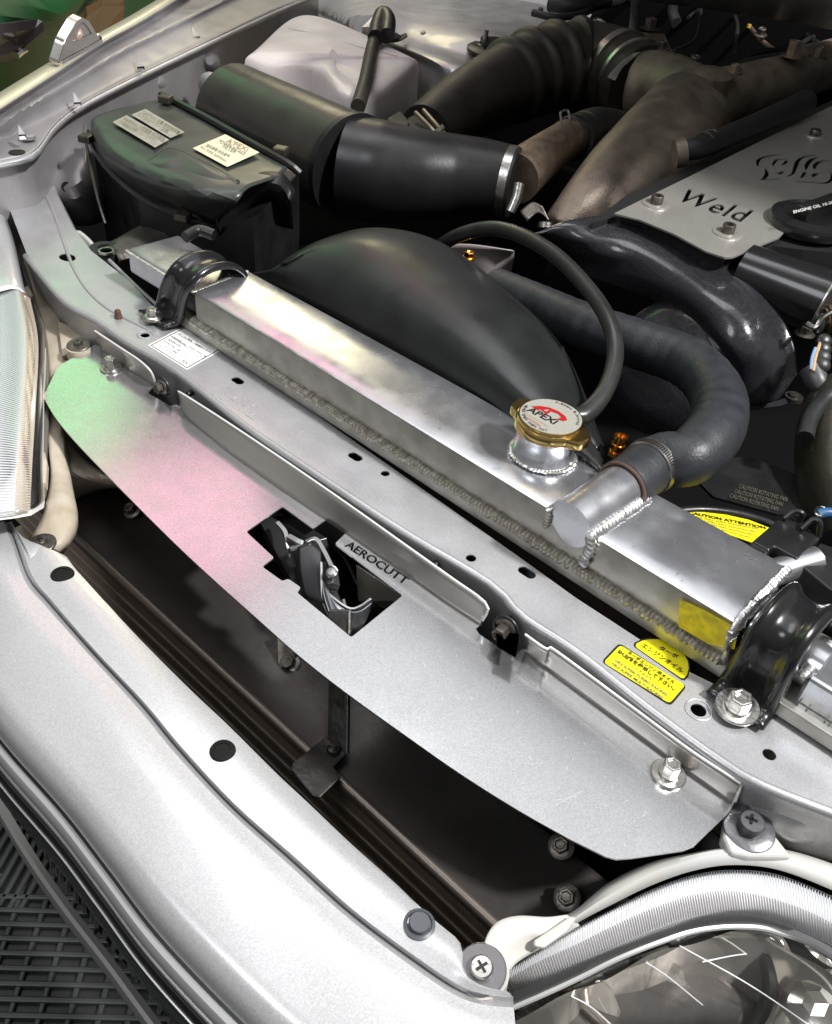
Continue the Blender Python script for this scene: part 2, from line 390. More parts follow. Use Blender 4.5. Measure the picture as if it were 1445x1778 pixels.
# ================================================================== CORE SUPPORT (radiator support panel)
ct = A(700, 880, -50)
cs = thing('radiator_support_panel', 'long silver body panel with slots running in front of the welded radiator', 'body panel', ct)
PL = Plane(A(700, 880, -50), A(900, 1010, -50), A(800, 860, -50))
PL.o = A(700, 880, -50); PL.x = np.array([1., 0, 0]); PL.y = np.array([0, 1., 0]); PL.n = UP
front_e = [(40, 440), (88, 500), (120, 530), (165, 555), (215, 590), (300, 640), (420, 735), (560, 830), (700, 922), (850, 1012), (905, 1068), (1000, 1130), (1120, 1225), (1250, 1320), (1330, 1366), (1500, 1432)]
side_e = [(0, 290), (12, 350), (40, 440)]
rear_e = [(1500, 1320), (1445, 1288), (1200, 1168), (1000, 1038), (900, 966), (560, 727), (400, 612), (310, 558), (262, 528), (225, 488), (192, 462), (158, 435), (128, 395), (100, 340), (78, 285), (66, 262), (-20, 250)]
def pcurve(L, n): return cr([A(x, y, -50) for x, y in L], n)
F3 = pcurve(front_e, 70)
N2 = []
for i in range(len(F3)):
    t = _n(F3[min(i+1, 69)]-F3[max(i-1, 0)]); n = np.cross(t, UP); n = n*np.sign(-n[1]) if abs(n[1]) > .2 else n; N2.append(_n(n))
outl = [(F3[i]-N2[i]*.004-PL.o)[:2] for i in range(70)]+[PL.uv(*p) for p in rear_e]+[PL.uv(*p) for p in side_e[:2]]
def ell(c, rx, ry, n=20, pl=PL):    # hole given by its pixel centre, real radii (m) along x / y
    u, v = pl.uv(*c); return [(u+rx*math.cos(a), v+ry*math.sin(a)) for a in np.linspace(0, 2*PI, n, endpoint=False)]
def slot(c, rx, ry, n=24, pl=PL):
    u, v = pl.uv(*c); L = []
    for a in np.linspace(0, 2*PI, n, endpoint=False): L.append((u+(rx-ry)*np.sign(math.cos(a))+ry*math.cos(a), v+ry*math.sin(a)))
    return L
holes = [slot((413, 661), .0075, .0045), slot((617, 793), .0075, .0045), ell((669, 822), .0040, .0040), ell((818, 969), .0042, .0042), slot((915, 994), .0078, .0045),
         ell((1213, 1233), .0055, .0055), ell((1336, 1310), .0045, .0045), ell((252, 582), .0052, .0046), ell((117, 447), .0120, .0085), ell((43, 332), .0080, .0055)]
mb = MB(); flat(mb, PL, [outl]+holes, .0012, -.0006)
obj('top_flange', mb, PAINT2, cs, smooth=False)
# rolled front edge and face
rows = [[F3[i]+N2[i]*a+UP*b for i in range(70)] for a, b in ((-.0045, -.0001), (-.0025, -.0002), (-.0005, -.0009), (.0006, -.0022), (.0008, -.005), (-.003, -.014), (-.005, -.030), (-.006, -.075))]
mb = MB(); mb.grid(rows); obj('front_face', mb, PAINT2, cs, solid=.0012)
R3 = [A(x, y, -50) for x, y in rear_e]; mb = MB(); mb.grid([[p for p in R3], [p+np.array([0, .003, -.004]) for p in R3], [p+np.array([0, .004, -.05]) for p in R3]])
obj('rear_lip', mb, PAINT2, cs)
# embossed seam ridges on the left limb and collar rings
for L in ([(60, 300), (95, 375), (130, 470), (178, 530), (260, 575)], [(190, 452), (240, 500), (290, 545)]):
    obj('pressed_ridge', MB().tube([A(x, y, -50.5) for x, y in L], .0022, n=30, seg=10), PAINT2, cs)
for c, r in (((1213, 1233), .0088), ((252, 582), .0078)):
    q = A(*c, -50); mb = MB(); ring = []
    for a in np.linspace(0, 2*PI, 33): ring.append(q+r*np.array([math.cos(a), math.sin(a), 0])+UP*.0002)
    obj('pressed_ring', MB().tube(ring, .0007, seg=8), PAINT2, cs)
lettering('13492', A(368, 684, -50), A(440, 729, -50), A(386, 662, -50), PAINT2, cs, 'stamped_number', h=.0004).modifiers.new('solid', 'SOLIDIFY').thickness = .0007
for c in ((523, 819), (755, 981), (331, 682)):
    p = A(*c, -62); obj('hole_shade_disc', MB().lathe(p+np.array([0, .003, 0]), (0, -1, -.1), [(.003, 0), (.003, .0065), (.0022, .0068)], 16), INK, cs)  # black discs put the shade of small open holes on the face
p = A(206, 552, -50); obj('rubber_stop', MB().lathe(p, (0, 0, 1), [(.0042, 0), (.0042, .003), (.0034, .0034), (.0034, .008), (.0024, .0095)], 16), mat('brown_rubber', (.10, .045, .03), .5), cs)
hexbolt(cs, A(290, 668, -66)+np.array([0, -.004, 0]), (0.1, -1, .05), .0052, wr=.0105, m=STEELD, wm=BLKP)
hexbolt(cs, A(884, 1086, -66)+np.array([0, -.0035, 0]), (0.15, -1, .15), .0062, h=.009, wr=.0112, m=STEELD, wm=BLKP, flange=1.45)
pb = MB().prism([A(x, y, -64)+np.array([0, -.002, 0]) for x, y in ((862, 1068), (893, 1066), (905, 1100), (900, 1138), (868, 1120))], (0, -.0012, 0)); obj('bolt_plate', pb, BLKP, cs, smooth=False, bevel=.0004)
# ---- stickers on the support
def sticker(name, label, pl, poly, m, r=.002, border=None, bw=0, h=.0004, group=None, cat='sticker'):
    U = [pl.uv(*p) for p in poly]; t = thing(name, label, cat, pl.to3(*np.mean(U, axis=0)), group)
    mb = MB(); flat(mb, pl, [rounded(U, r)], .0001, h); obj('label_sheet', mb, m, t, smooth=False)
    if border:
        c = np.mean(U, axis=0); inner = [tuple(c+(np.array(u)-c)*(1-bw)) for u in U]; inner2 = [tuple(c+(np.array(u)-c)*(1-bw*1.0-border[1])) for u in U]
        mb = MB(); flat(mb, pl, [rounded(inner, r), rounded(inner2, r*.8)], .00005, h+.0002); obj('border_line', mb, border[0], t, smooth=False)
    return t
def pxline(t, pl, a, b, w, h=.0007, m=INK, name='printed_line'):
    p, q = np.array(pl.uv(*a)), np.array(pl.uv(*b)); d = _n(q-p); n = np.array([-d[1], d[0]])*w/2
    mb = MB().add([pl.to3(*(z), h) for z in (p-n, q-n, q+n, p+n)], [(0, 1, 2, 3)]); return obj(name, mb, m, t, smooth=False)
def pxtext(t, pl, s, a, b, up, m=INK, h=.0007, **k):
    return lettering(s, pl.to3(*pl.uv(*a)), pl.to3(*pl.uv(*b)), pl.to3(*pl.uv(*up)), m, t, h=h, **k)
st = sticker('refrigerant_sticker', 'white rectangular printed table sticker on the silver panel below the left bracket', PL, [(257, 600), (320, 567), (386, 608), (325, 643)], WHT, .001, (INK, .035), .07)
q = lambda x, y: (230+x/5.78, 550+y/5.78)
for a, b in (((490, 128), (860, 345)), ((425, 165), (815, 380)), ((375, 190), (720, 430)), ((655, 245), (610, 275)), ((570, 290), (548, 305)), ((490, 395), (630, 475)), ((440, 440), (490, 395)), ((470, 455), (490, 400))):
    if a != (470, 455): pxline(st, PL, q(*a), q(*b), .0003)
for s, a, b, u in (('エアコンシステム', (597, 188), (755, 290), (605, 172)), ('HFC134a 専用', (460, 180), (595, 262), (474, 158)), ('適量封入圧力', (628, 285), (780, 372), (640, 262)),
                   ('冷媒充填量 600g', (390, 208), (535, 298), (403, 188)), ('ND-OIL 8', (570, 312), (735, 412), (582, 294)), ('冷媒充填時は注意', (345, 232), (480, 310), (356, 215)), ('高圧の為ガス抜きし作業してください', (310, 250), (565, 412), (321, 235)),
                   ('サービスマニュアル参照', (270, 262), (440, 375), (281, 247)), ('してください。', (240, 280), (440, 412), (251, 264)), ('SS', (500, 458), (548, 484), (516, 428))):
    pxtext(st, PL, s, q(*a), q(*b), q(a[0]+(u[0]-a[0])*.72, a[1]+(u[1]-a[1])*.72))
q2 = lambda x, y: (1030+x/7.225, 1090+y/7.225)
s2 = sticker('oil_sticker', 'yellow rectangular engine oil sticker with four lines of print below the half round one', PL, [q2(*p) for p in ((325, 195), (1175, 740), (970, 985), (105, 430))], INK, .0035)
U = [(325, 195), (1175, 740), (970, 985), (105, 430)]; c = np.mean(U, axis=0)
mb = MB(); flat(mb, PL, [rounded([PL.uv(*q2(*(c+(np.array(u)-c)*np.array([.955, .925])))) for u in U], .003)], .0001, .0006); obj('yellow_field', mb, YEL, s2, smooth=False)
for s, a, b, u, m, bo in (('ターボエンジン用オイル', (425, 332), (1010, 722), (445, 304), INK, .02), ('SH,SJ級を使用して下さい。', (300, 318), (1005, 800), (326, 287), INK, .01), ('推奨オイル', (520, 538), (730, 670), (536, 517), INKG, 0),
                      ('HKS SUPER TURBO RACING', (268, 430), (915, 870), (290, 409), INKG, 0), ('HKS SUPER MULTI RACING', (228, 470), (860, 905), (250, 447), INKG, 0)):
    pxtext(s2, PL, s, q2(*a), q2(*b), q2(*u), m, h=.0013, bold=max(bo, .03))
s3 = thing('oil_sticker', 'yellow half round turbo engine oil sticker on the silver panel', 'sticker', A(1150, 1140, -50))
D = [(510, 225), (520, 190), (600, 150), (700, 130), (830, 130), (950, 165), (1060, 230), (1150, 320), (1205, 430), (1215, 530), (1190, 620), (1150, 662), (1110, 655), (530, 250)]
mb = MB(); flat(mb, PL, [[PL.uv(*q2(*p)) for p in D]], .0001, .0004); obj('label_sheet', mb, INK, s3, smooth=False)
c = np.array([885, 385]); mb = MB(); flat(mb, PL, [[PL.uv(*q2(*(c+(np.array(p)-c)*np.array([.94, .92])))) for p in D]], .0001, .0006); obj('yellow_field', mb, YEL, s3, smooth=False)
pxtext(s3, PL, 'ターボ', q2(815, 268), q2(1050, 400), q2(841, 234), h=.0009, bold=.03); pxtext(s3, PL, 'エンジンオイル', q2(600, 238), q2(1110, 575), q2(630, 202), h=.0009, bold=.03)
# ================================================================== COOLING PANEL (AEROCUTT plate)
ZP = -80
cp = thing('cooling_panel', 'brushed metal air guide plate with cut out emblem and lettering along the front', 'panel', A(600, 1050, ZP))
PP = Plane(A(600, 1050, ZP), A(601, 1050, ZP), A(600, 1000, ZP)); PP.o = A(600, 1050, ZP); PP.x = np.array([1., 0, 0]); PP.y = np.array([0, 1., 0]); PP.n = UP
edge = [(75, 690), (98, 728), (130, 766), (200, 840), (275, 916), (350, 988), (450, 1078), (520, 1140), (600, 1203), (700, 1275), (800, 1345), (900, 1408), (985, 1456), (1050, 1488), (1070, 1493), (1095, 1491), (1185, 1478), (1205, 1470), (1262, 1415), (1276, 1396)]
creaseR = [(1276, 1394), (1190, 1333), (1138, 1295), (1064, 1241), (1035, 1220), (955, 1161), (915, 1128)]
notchR = [(905, 1128), (896, 1137), (880, 1134), (832, 1102), (826, 1093)]
creaseM = [(838, 1083), (800, 1060), (711, 998), (642, 952), (600, 922), (521, 870), (400, 786), (330, 728), (314, 707)]
notchL = [(306, 703), (296, 706), (258, 684), (262, 676)]
creaseL = [(270, 668), (240, 648), (215, 633), (190, 614), (166, 599)]
corner = [(160, 603), (110, 632), (100, 640)]
E2 = cr([PP.uv(*p)+(0,) for p in edge[:13]], 60); outl = [(p[0], p[1]) for p in E2]+[PP.uv(*p) for p in edge[13:]+creaseR[1:]+notchR+creaseM+notchL+creaseL+corner]
z1 = lambda x, y: (400+x/2.89, 850+y/2.89)
emb = rounded([PP.uv(*z1(*p)) for p in ((80, 215), (262, 88), (415, 200), (485, 150), (585, 215), (525, 275), (865, 535), (607, 745), (335, 520), (355, 495), (290, 450), (262, 463), (160, 390), (220, 345))], .0022)
# AEROCUTT cut through the plate
p0, p1, u0 = [np.array(PP.uv(*z1(*p))) for p in ((570, 284), (880, 484), (594, 254))]
tl = loops_of_text('AEROCUTT', bold=.035, shear=.1); xs = [p[0] for L in tl for p in L]; x0, x1 = min(xs), max(xs)
cut = [[tuple(p0+(p[0]-x0)/(x1-x0)*(p1-p0)+p[1]/.7*(u0-p0)) for p in L] for L in tl]
mb = MB(); flat(mb, PP, [outl, emb]+cut, .0014, 0); obj('plate', mb, SILH, cp, smooth=False)
FLM = mat('flange_satin', (.50, .48, .45), .36, .9, bump=.02)
EDGM = mat('edge_highlight', (.88, .88, .86), .3, .3)  # pale metal for the flange edge highlight, also scratches and bright line
def flange(top, bot, n):
    T = cr([A(x, y, z) for x, y, z in top], n); B0 = [A(x, y, ZP+.8) for x, y in bot]; bx = [p[0] for p in B0]; B = [np.array([min(max(t[0], bx[0]), bx[-1]), np.interp(t[0], bx, [p[1] for p in B0]), ZP/1000-.0004]) for t in T]
    EDG = [p+UP*.0003 for p in T]; obj('edge_highlight', MB().tube(EDG, .0010, seg=8), EDGM, cp)  # white tube along the top edge, its highlight put into the colour
    rows = [[B[i]+(T[i]-B[i])*t+np.array([0, -.0015*(1-t)**3, 0]) for i in range(n)] for t in np.linspace(0, 1, 6)]
    mb = MB(); mb.grid(rows); obj('upturned_flange', mb, FLM, cp, solid=.0014, offset=0)
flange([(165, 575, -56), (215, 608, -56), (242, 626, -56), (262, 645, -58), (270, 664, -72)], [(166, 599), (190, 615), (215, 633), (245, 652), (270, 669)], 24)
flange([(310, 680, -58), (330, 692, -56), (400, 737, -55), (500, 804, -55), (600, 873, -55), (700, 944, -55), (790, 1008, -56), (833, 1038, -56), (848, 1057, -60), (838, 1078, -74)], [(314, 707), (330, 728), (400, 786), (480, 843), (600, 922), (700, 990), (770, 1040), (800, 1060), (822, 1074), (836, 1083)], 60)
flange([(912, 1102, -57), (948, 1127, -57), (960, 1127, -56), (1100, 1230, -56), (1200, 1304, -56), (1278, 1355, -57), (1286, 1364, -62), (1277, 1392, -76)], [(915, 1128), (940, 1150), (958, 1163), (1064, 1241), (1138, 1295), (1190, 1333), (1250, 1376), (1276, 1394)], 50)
PS = MB()
for i in range(34):
    x = RNG.uniform(690, 1130); y = RNG.uniform(1130+(x-800)*.72, 1300+(x-800)*.60); a = RNG.uniform(0, PI); l = RNG.uniform(.0004, .0018) if i > 1 else RNG.uniform(.006, .012)
    if i <= 1: a = 1.15+RNG.normal(0, .1); x = RNG.uniform(950, 1040); y = RNG.uniform(1330, 1400)
    c = A(x, y, ZP+.85); d = np.array([math.cos(a), math.sin(a), 0]); n_ = np.array([-d[1], d[0], 0])*.00008; PS.add([c-d*l-n_, c+d*l-n_, c+d*l+n_, c-d*l+n_], [(0, 1, 2, 3)])
obj('scratches', PS, EDGM, cp, smooth=False, kind='stuff')
hexbolt(cp, A(193, 640, ZP+1), (0, 0, 1), .0062, h=.009, flange=1.2, wr=.0112, m=STEEL)
hexbolt(cp, A(1160, 1345, ZP+1), (0, 0, 1), .0062, h=.0095, flange=1.2, wr=.0120, m=STEEL)
# ================================================================== BONNET LATCH inside the cut-out
la = thing('bonnet_latch', 'dark steel bonnet latch seen through the cut out emblem of the plate', 'latch', A(600, 1010, -150))
def cutplate(name, poly, z0, d, m, parent, bevel=.0006):
    P = [A(x, y, z) if z is not None else None for x, y, z in poly]; mb = MB().prism(P, d); return obj(name, mb, m, parent, smooth=False, bevel=bevel)
cutplate('latch_bracket', [(*z1(140, 150), -95), (*z1(240, 150), -95), (*z1(420, 260), -95), (*z1(450, 470), -125), (*z1(560, 760), -150), (*z1(380, 600), -150), (*z1(200, 330), -130)], 0, (.004, .012, 0), mat('latch_dark', (.04, .04, .042), .3, .5, bump=.1), la)
cutplate('back_plate', [(*z1(630, 380), -100), (*z1(900, 560), -100), (*z1(920, 640), -135), (*z1(640, 560), -135)], 0, (0, .002, 0), mat('galv_plate', (.34, .32, .27), .4, .7, bump=.3, cvar=.3), la)
def strap(name, P, w, th, m, parent, side=(0, 1, 0), n=24):
    P = cr(P, n); s = np.array(side, float); rows = []
    for i, p in enumerate(P):
        t = _n(P[min(i+1, n-1)]-P[max(i-1, 0)]); sd = _n(s-t*(s@t)); nn = np.cross(t, sd); rows.append([p-sd*w/2-nn*th/2, p+sd*w/2-nn*th/2, p+sd*w/2+nn*th/2, p-sd*w/2+nn*th/2])
    mb = MB().grid(rows, True, True); return obj(name, mb, m, parent, bevel=.0003)
LST = mat('latch_steel', (.34, .34, .34), .32, .8, bump=.1, bscale=200, cvar=.1, cscale=60)
strap('hook', [A(*z1(*p), z) for p, z in (((235, 165), -88), ((275, 215), -90), ((290, 290), -96), ((320, 390), -110))], .004, .0025, LST, la)
strap('hook', [A(*z1(*p), z) for p, z in (((490, 395), -92), ((530, 420), -96), ((525, 480), -102), ((490, 490), -106), ((500, 540), -110), ((600, 615), -112), ((660, 605), -110), ((715, 565), -106))], .014, .002, LST, la, side=(0, .3, -1))
strap('release_lever', [A(*z1(*p), z) for p, z in (((380, 262), -86), ((430, 250), -86), ((470, 310), -90), ((515, 400), -95))], .004, .002, LST, la)
strap('return_spring', [A(*z1(*p), z) for p, z in (((455, 365), -88), ((462, 540), -100), ((500, 640), -108), ((545, 690), -112))], .0022, .0022, LST, la)
strap('cross_link', [A(*z1(*p), z) for p, z in (((290, 235), -88), ((340, 262), -88), ((360, 275), -90), ((300, 300), -92))], .005, .003, LST, la)
obj('catch_plate', MB().panel([[A(*z1(*p), z) for p, z in r] for r in ([((455, 420), -92), ((500, 530), -98), ((570, 598), -101), ((640, 612), -101), ((716, 566), -98)], [((470, 520), -96), ((520, 620), -104), ((585, 668), -108), ((650, 668), -108), ((700, 600), -102)], [((500, 620), -100), ((545, 692), -108), ((600, 738), -116), ((660, 705), -112), ((705, 606), -104)])], 30, 14), mat('catch_steel', (.22, .225, .235), .22, .9), la, solid=.0016)
obj('side_cheek', MB().panel([[A(*z1(*p), z) for p, z in r] for r in ([((345, 285), -88), ((400, 262), -86), ((455, 300), -88)], [((350, 400), -96), ((410, 400), -94), ((462, 420), -93)], [((380, 540), -104), ((430, 560), -102), ((480, 570), -100)])], 16, 12), mat('cheek_black', (.025, .025, .027), .3, .3), la, solid=.0016)
obj('pivot_pin', MB().lathe(A(*z1(512, 425), -88), (0, -.3, 1), [(.0050, 0), (.0050, .003), (.0034, .0045), (.0001, .0048)], 18), LST, la)
obj('release_cable', MB().tube([A(*z1(*p), z) for p, z in (((430, 250), -100), ((560, 330), -120), ((640, 480), -140))], .0024, n=14, seg=10), BLKP, la)
strap('lower_hook', [A(*z1(*p), z) for p, z in (((560, 560), -120), ((600, 640), -128), ((690, 640), -126), ((720, 570), -118))], .022, .0025, STEELD, la, side=(0, .2, -1))
# ================================================================== RADIATOR
ra = thing('radiator', 'polished welded aluminium radiator tank with filler neck and outlet pipe', 'radiator', A(850, 800, -60))
TP = [A(332, 502, 0), A(1283, 1086, 0), A(1380, 986, 0), A(1291, 948, 0), A(432, 468, 0)]
TP = [A(338, 506, 0), A(1280, 1084, 0), A(1372, 982, 0), A(434, 470, 0)]
fl_, fr_, rr_, rl_ = TP
rear = lambda x: rl_+(rr_-rl_)*((x-rl_[0])/(rr_[0]-rl_[0])); frnt = lambda x: fl_+(fr_-fl_)*((x-fl_[0])/(fr_[0]-fl_[0]))
xs = np.linspace(0, 1, 30); mb = MB(); rows = []
for t in xs:
    f_ = fl_+(fr_-fl_)*t; r_ = rl_+(rr_-rl_)*t; w = r_-f_; sec = []
    for a, b in ((0, -.034), (0, -.0035), (.0012, -.001), (.0038, 0), (.5, .0006), (-.0035, 0), (-.001, -.001), (0, -.0035), (0, -.034)):
        pass
    e = _n(w)
    sec = [f_-UP*.034, f_-UP*.0035, f_+e*.0010-UP*.0010, f_+e*.0035, f_+w*.33+UP*.0003*math.sin(t*9), f_+w*.66+UP*.0002*math.cos(t*7), r_-e*.0035, r_-e*.001-UP*.001, r_-UP*.0035, r_-UP*.034]
    rows.append(sec)
mb.grid([r[2:8] for r in rows]); obj('tank_top', mb, ALU, ra)
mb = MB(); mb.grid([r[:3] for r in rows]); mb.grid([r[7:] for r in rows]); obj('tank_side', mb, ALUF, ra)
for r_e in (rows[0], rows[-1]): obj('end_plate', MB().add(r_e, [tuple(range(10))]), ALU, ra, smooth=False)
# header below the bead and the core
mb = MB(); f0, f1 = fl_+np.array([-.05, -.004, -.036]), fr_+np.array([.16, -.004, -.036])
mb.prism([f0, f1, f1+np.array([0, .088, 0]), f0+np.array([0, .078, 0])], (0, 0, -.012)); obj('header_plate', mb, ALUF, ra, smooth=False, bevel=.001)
mb = MB(); mb.prism([f0+np.array([0, .012, -.013]), f1+np.array([0, .012, -.013]), f1+np.array([0, .072, -.013]), f0+np.array([0, .066, -.013])], (0, 0, -.33)); obj('core', mb, CORE, ra, smooth=False)
bead(ra, [fl_+np.array([-.004, -.002, -.0345]), fr_+np.array([.004, -.002, -.0345])], .0052, .0036, BEAD, up=(0, -.5, 1), squash=.75)
bead(ra, [fr_+np.array([.002, -.001, -.034]), fr_+np.array([.0005, .0, -.001]), rr_+np.array([.0005, 0, -.0005])], .0038, .0030, BEADW, up=(.5, 0, 1))
bead(ra, [fl_+np.array([-.0015, 0, -.0005]), rl_+np.array([-.0015, 0, -.0005])], .0026, .0026, BEAD)
# rounded side section of the tank and the lower end sections that pass under the brackets
mb = MB(); e0 = [A(224, 472, -4), A(300, 428, -4), A(352, 446, -4), A(290, 520, -4), A(245, 492, -4)]
ex = AY(226, 474, .478)[0]; e0 = [np.array([ex, .478, -.006]), np.array([fl_[0]-.0005, .478, -.006]), np.array([fl_[0]-.0005, .545, -.006]), np.array([ex, .545, -.006])]
mb.prism(e0, (0, 0, -.028)); obj('end_section', mb, ALU, ra, smooth=False, bevel=.003)
bead(ra, [e0[0]-UP*.003, e0[1]-UP*.003], .0022, .0022, BEAD)
x0 = fr_[0]
er = [np.array([x0+.052, .478, -.012]), np.array([x0+.25, .478, -.012]), np.array([x0+.25, .556, -.012]), np.array([x0+.052, .556, -.012])]
mb = MB().prism(er, (0, 0, -.026)); obj('end_section', mb, ALU, ra, smooth=False, bevel=.003)
bead(ra, [np.array([x0+.05, .474, -.040]), np.array([x0+.25, .474, -.040])], .0046, .0032, BEADW, up=(0, -.5, 1), squash=.8)
bead(ra, [np.array([x0+.050, .478, -.012]), np.array([x0+.050, .52, -.010])], .0040, .0028, BEADW)
mb = MB().tube([np.array([x0+.004, .50, -.020]), np.array([x0+.056, .50, -.020])], .017, seg=24); obj('mount_pin', mb, ALU, ra)
# yellow paint marker patch on the tank front
mk = [AY(x, y, fl_[1]-.0004) for x, y in ((1180, 1040), (1225, 1060), (1283, 1092), (1275, 1128), (1230, 1118), (1178, 1088))]
mb = MB().add(mk, [(0, 1, 2, 3, 4, 5)]); obj('paint_mark', mb, YELP, ra, smooth=False, label='yellow paint mark')
# filler neck
cap_c = A(941, 790, 0); nk = cap_c+np.array([0.0, 0.001, 0])
mb = MB().lathe(nk, UP, [(.0262, 0), (.0262, .004), (.0245, .0065), (.0245, .022), (.026, .024), (.026, .026)], 40); o = obj('filler_neck', mb, ALU, ra)
ring = [nk+.0262*np.array([math.cos(a), math.sin(a), 0])+UP*.002 for a in np.linspace(0, 2*PI, 40)]
bead(ra, ring, .0034, .0030, BEADW)
# outlet pipe lying across the tank, rising to the rear
oa, ob = A(1000, 890, 4), A(1110, 822, 6)
pax = _n(np.array([.04, 1, 0.06])); P0 = frnt(-.235)+np.array([-.012, .012, .010])
P0 = A(1003, 901, -1); P1 = P0+pax*.088; PF = P0-pax*((P0[1]-fl_[1]-.0004)/pax[1])
mb = MB().tube([PF, P0, P1], .0195, seg=36); obj('outlet_pipe', mb, ALU, ra)
side = _n(np.cross(pax, UP))
def onz(p, z): return np.array([p[0], p[1], z])
sgn = 1 if side[0] > 0 else -1; sd = side*sgn
bead(ra, [onz(PF+sd*.0205, .0015), onz(PF+sd*.0215+pax*.03, .002), onz(PF+sd*.0205+pax*.078, .0015)], .0058, .0036, BEADW, squash=.42, up=(.7*sgn, 0, .7))
bead(ra, [onz(PF-sd*.0195, .0008), onz(PF-sd*.0195+pax*.075, .0008)], .0030, .0032, BEADW)
bead(ra, [onz(PF+sd*.0200-pax*.001, -.026), onz(PF+sd*.0215-pax*.001, -.010), onz(PF+sd*.0205, .002)], .0050, .0040, BEADW, up=(0, -1, 0))
bead(ra, [onz(PF-sd*.0195-pax*.001, -.014), onz(PF-sd*.0195-pax*.001, .001)], .0034, .0030, BEAD, up=(0, -1, 0))
mb = MB().tube([rr_+np.array([-.012, -.012, -.012]), rr_+np.array([.010, .028, -.004])], .0105, seg=24); obj('drain_boss', mb, ALU, ra)
# scratches on the tank
for i in range(34):
    c = fl_+(fr_-fl_)*RNG.uniform(.38, .98)+(rl_-fl_)*RNG.uniform(.1, .95)+UP*.0009; a = RNG.uniform(0, PI); l = RNG.uniform(.0008, .0035)
    d = np.array([math.cos(a), math.sin(a), 0]); n = np.array([-d[1], d[0], 0])*.00025
    MBs = globals().setdefault('SCR', MB()); MBs.add([c-d*l-n, c+d*l-n, c+d*l+n, c-d*l+n], [(0, 1, 2, 3)])
obj('scratches', SCR, ALUF, ra, smooth=False, kind='stuff')
# ---- cap
ca = thing('filler_cap', 'gold two eared radiator cap with white printed disc and red swoosh on its neck', 'radiator cap', nk+UP*.026)
cz = nk+UP*.027
tdir = _n(A(1000, 770, 38)-A(885, 705, 38)); tdir[2] = 0; tdir = _n(tdir); td2 = np.array([-tdir[1], tdir[0], 0])
def capout(R, L, w, k):
    out = []
    for a in np.linspace(0, 2*PI, 96, endpoint=False):
        r = R; cth = abs(math.cos(a)); s = abs(math.sin(a))
        w_ = math.exp(-(s/.36)**4); r = R+(L-R)*w_*1.0
        out.append(cz+tdir*r*math.cos(a)+td2*min(r*abs(math.sin(a)), R)*np.sign(math.sin(a))+UP*k)
    return out
rows = [capout(.0268, .0345, .010, -.001), capout(.0278, .0365, .01, 0), capout(.0278, .0365, .01, .0065), capout(.0270, .0355, .01, .0078)]
mb = MB(); mb.grid(rows, True, True); obj('cap_body', mb, GOLD, ca)
mb = MB().lathe(cz+UP*.0077, UP, [(.0268, 0), (.0268, .0022), (.0262, .003), (.0252, .003)], 56); obj('raised_rim', mb, GOLD, ca)
mb = MB().lathe(cz+UP*.0107, UP, [(.0250, 0), (.0250, .0004)], 56); obj('printed_disc', mb, mat('disc_print', (.40, .39, .34), .45, .3, flake=.15), ca, smooth=False)
CP = Plane(cz+UP*.0112, cz+UP*.0112+np.array([1, 0, 0]), cz+UP*.0112+np.array([0, 1, 0])); CP.n = UP; CP.x = np.array([1., 0, 0]); CP.y = np.array([0, 1., 0])
q3 = lambda x, y: (860+x/7.225, 660+y/7.225)
pxtext(ca, CP, 'APEXi', q3(385, 378), q3(745, 560), q3(445, 330), INK, h=.0001, bold=.03, shear=.1)
out1 = [CP.uv(*q3(*p)) for p in ((455, 330), (560, 325), (680, 345), (800, 395), (880, 455), (905, 505), (850, 515), (770, 492), (830, 470), (790, 425), (700, 392), (680, 410), (640, 430), (590, 385), (560, 365), (545, 385))]
hole = [CP.uv(*q3(*p)) for p in ((605, 372), (680, 365), (660, 390), (625, 392))]
mb = MB(); flat(mb, CP, [out1, hole], .00005, .0002); obj('red_swoosh', mb, REDI, ca, smooth=False)
pxtext(ca, CP, 'BULLET RADIATOR CAP', q3(360, 415), q3(650, 590), q3(375, 400), mat('gold_ink', (.3, .25, .1), .5), h=.0001)
pxtext(ca, CP, 'CAUTION', q3(385, 478), q3(560, 590), q3(400, 455), REDI, h=.0001)
def arctext(s, R, a0, a1, size, inward=False):
    n = len(s)
    for i, ch in enumerate(s):
        if ch == ' ': continue
        a = a0+(a1-a0)*(i+.5)/n; rad = np.array([math.cos(a), math.sin(a), 0]); tan = np.array([math.sin(a), -math.cos(a), 0])
        if inward: rad, tan = -rad, -tan
        c = CP.o+(rad if not inward else -rad)*R; w = size*.75
        lettering(ch, c-tan*w/2-rad*size*.5, c+tan*w/2-rad*size*.5, c-tan*w/2+rad*size*.5, INK, ca, 'letter', h=.0001, bold=.02)
arctext('0.13Mpa 1.3kg/cm2', .0222, math.radians(118), math.radians(15), .0023)
arctext('NEVER OPEN WHEN HOT', .0222, math.radians(188), math.radians(300), .0026, True)
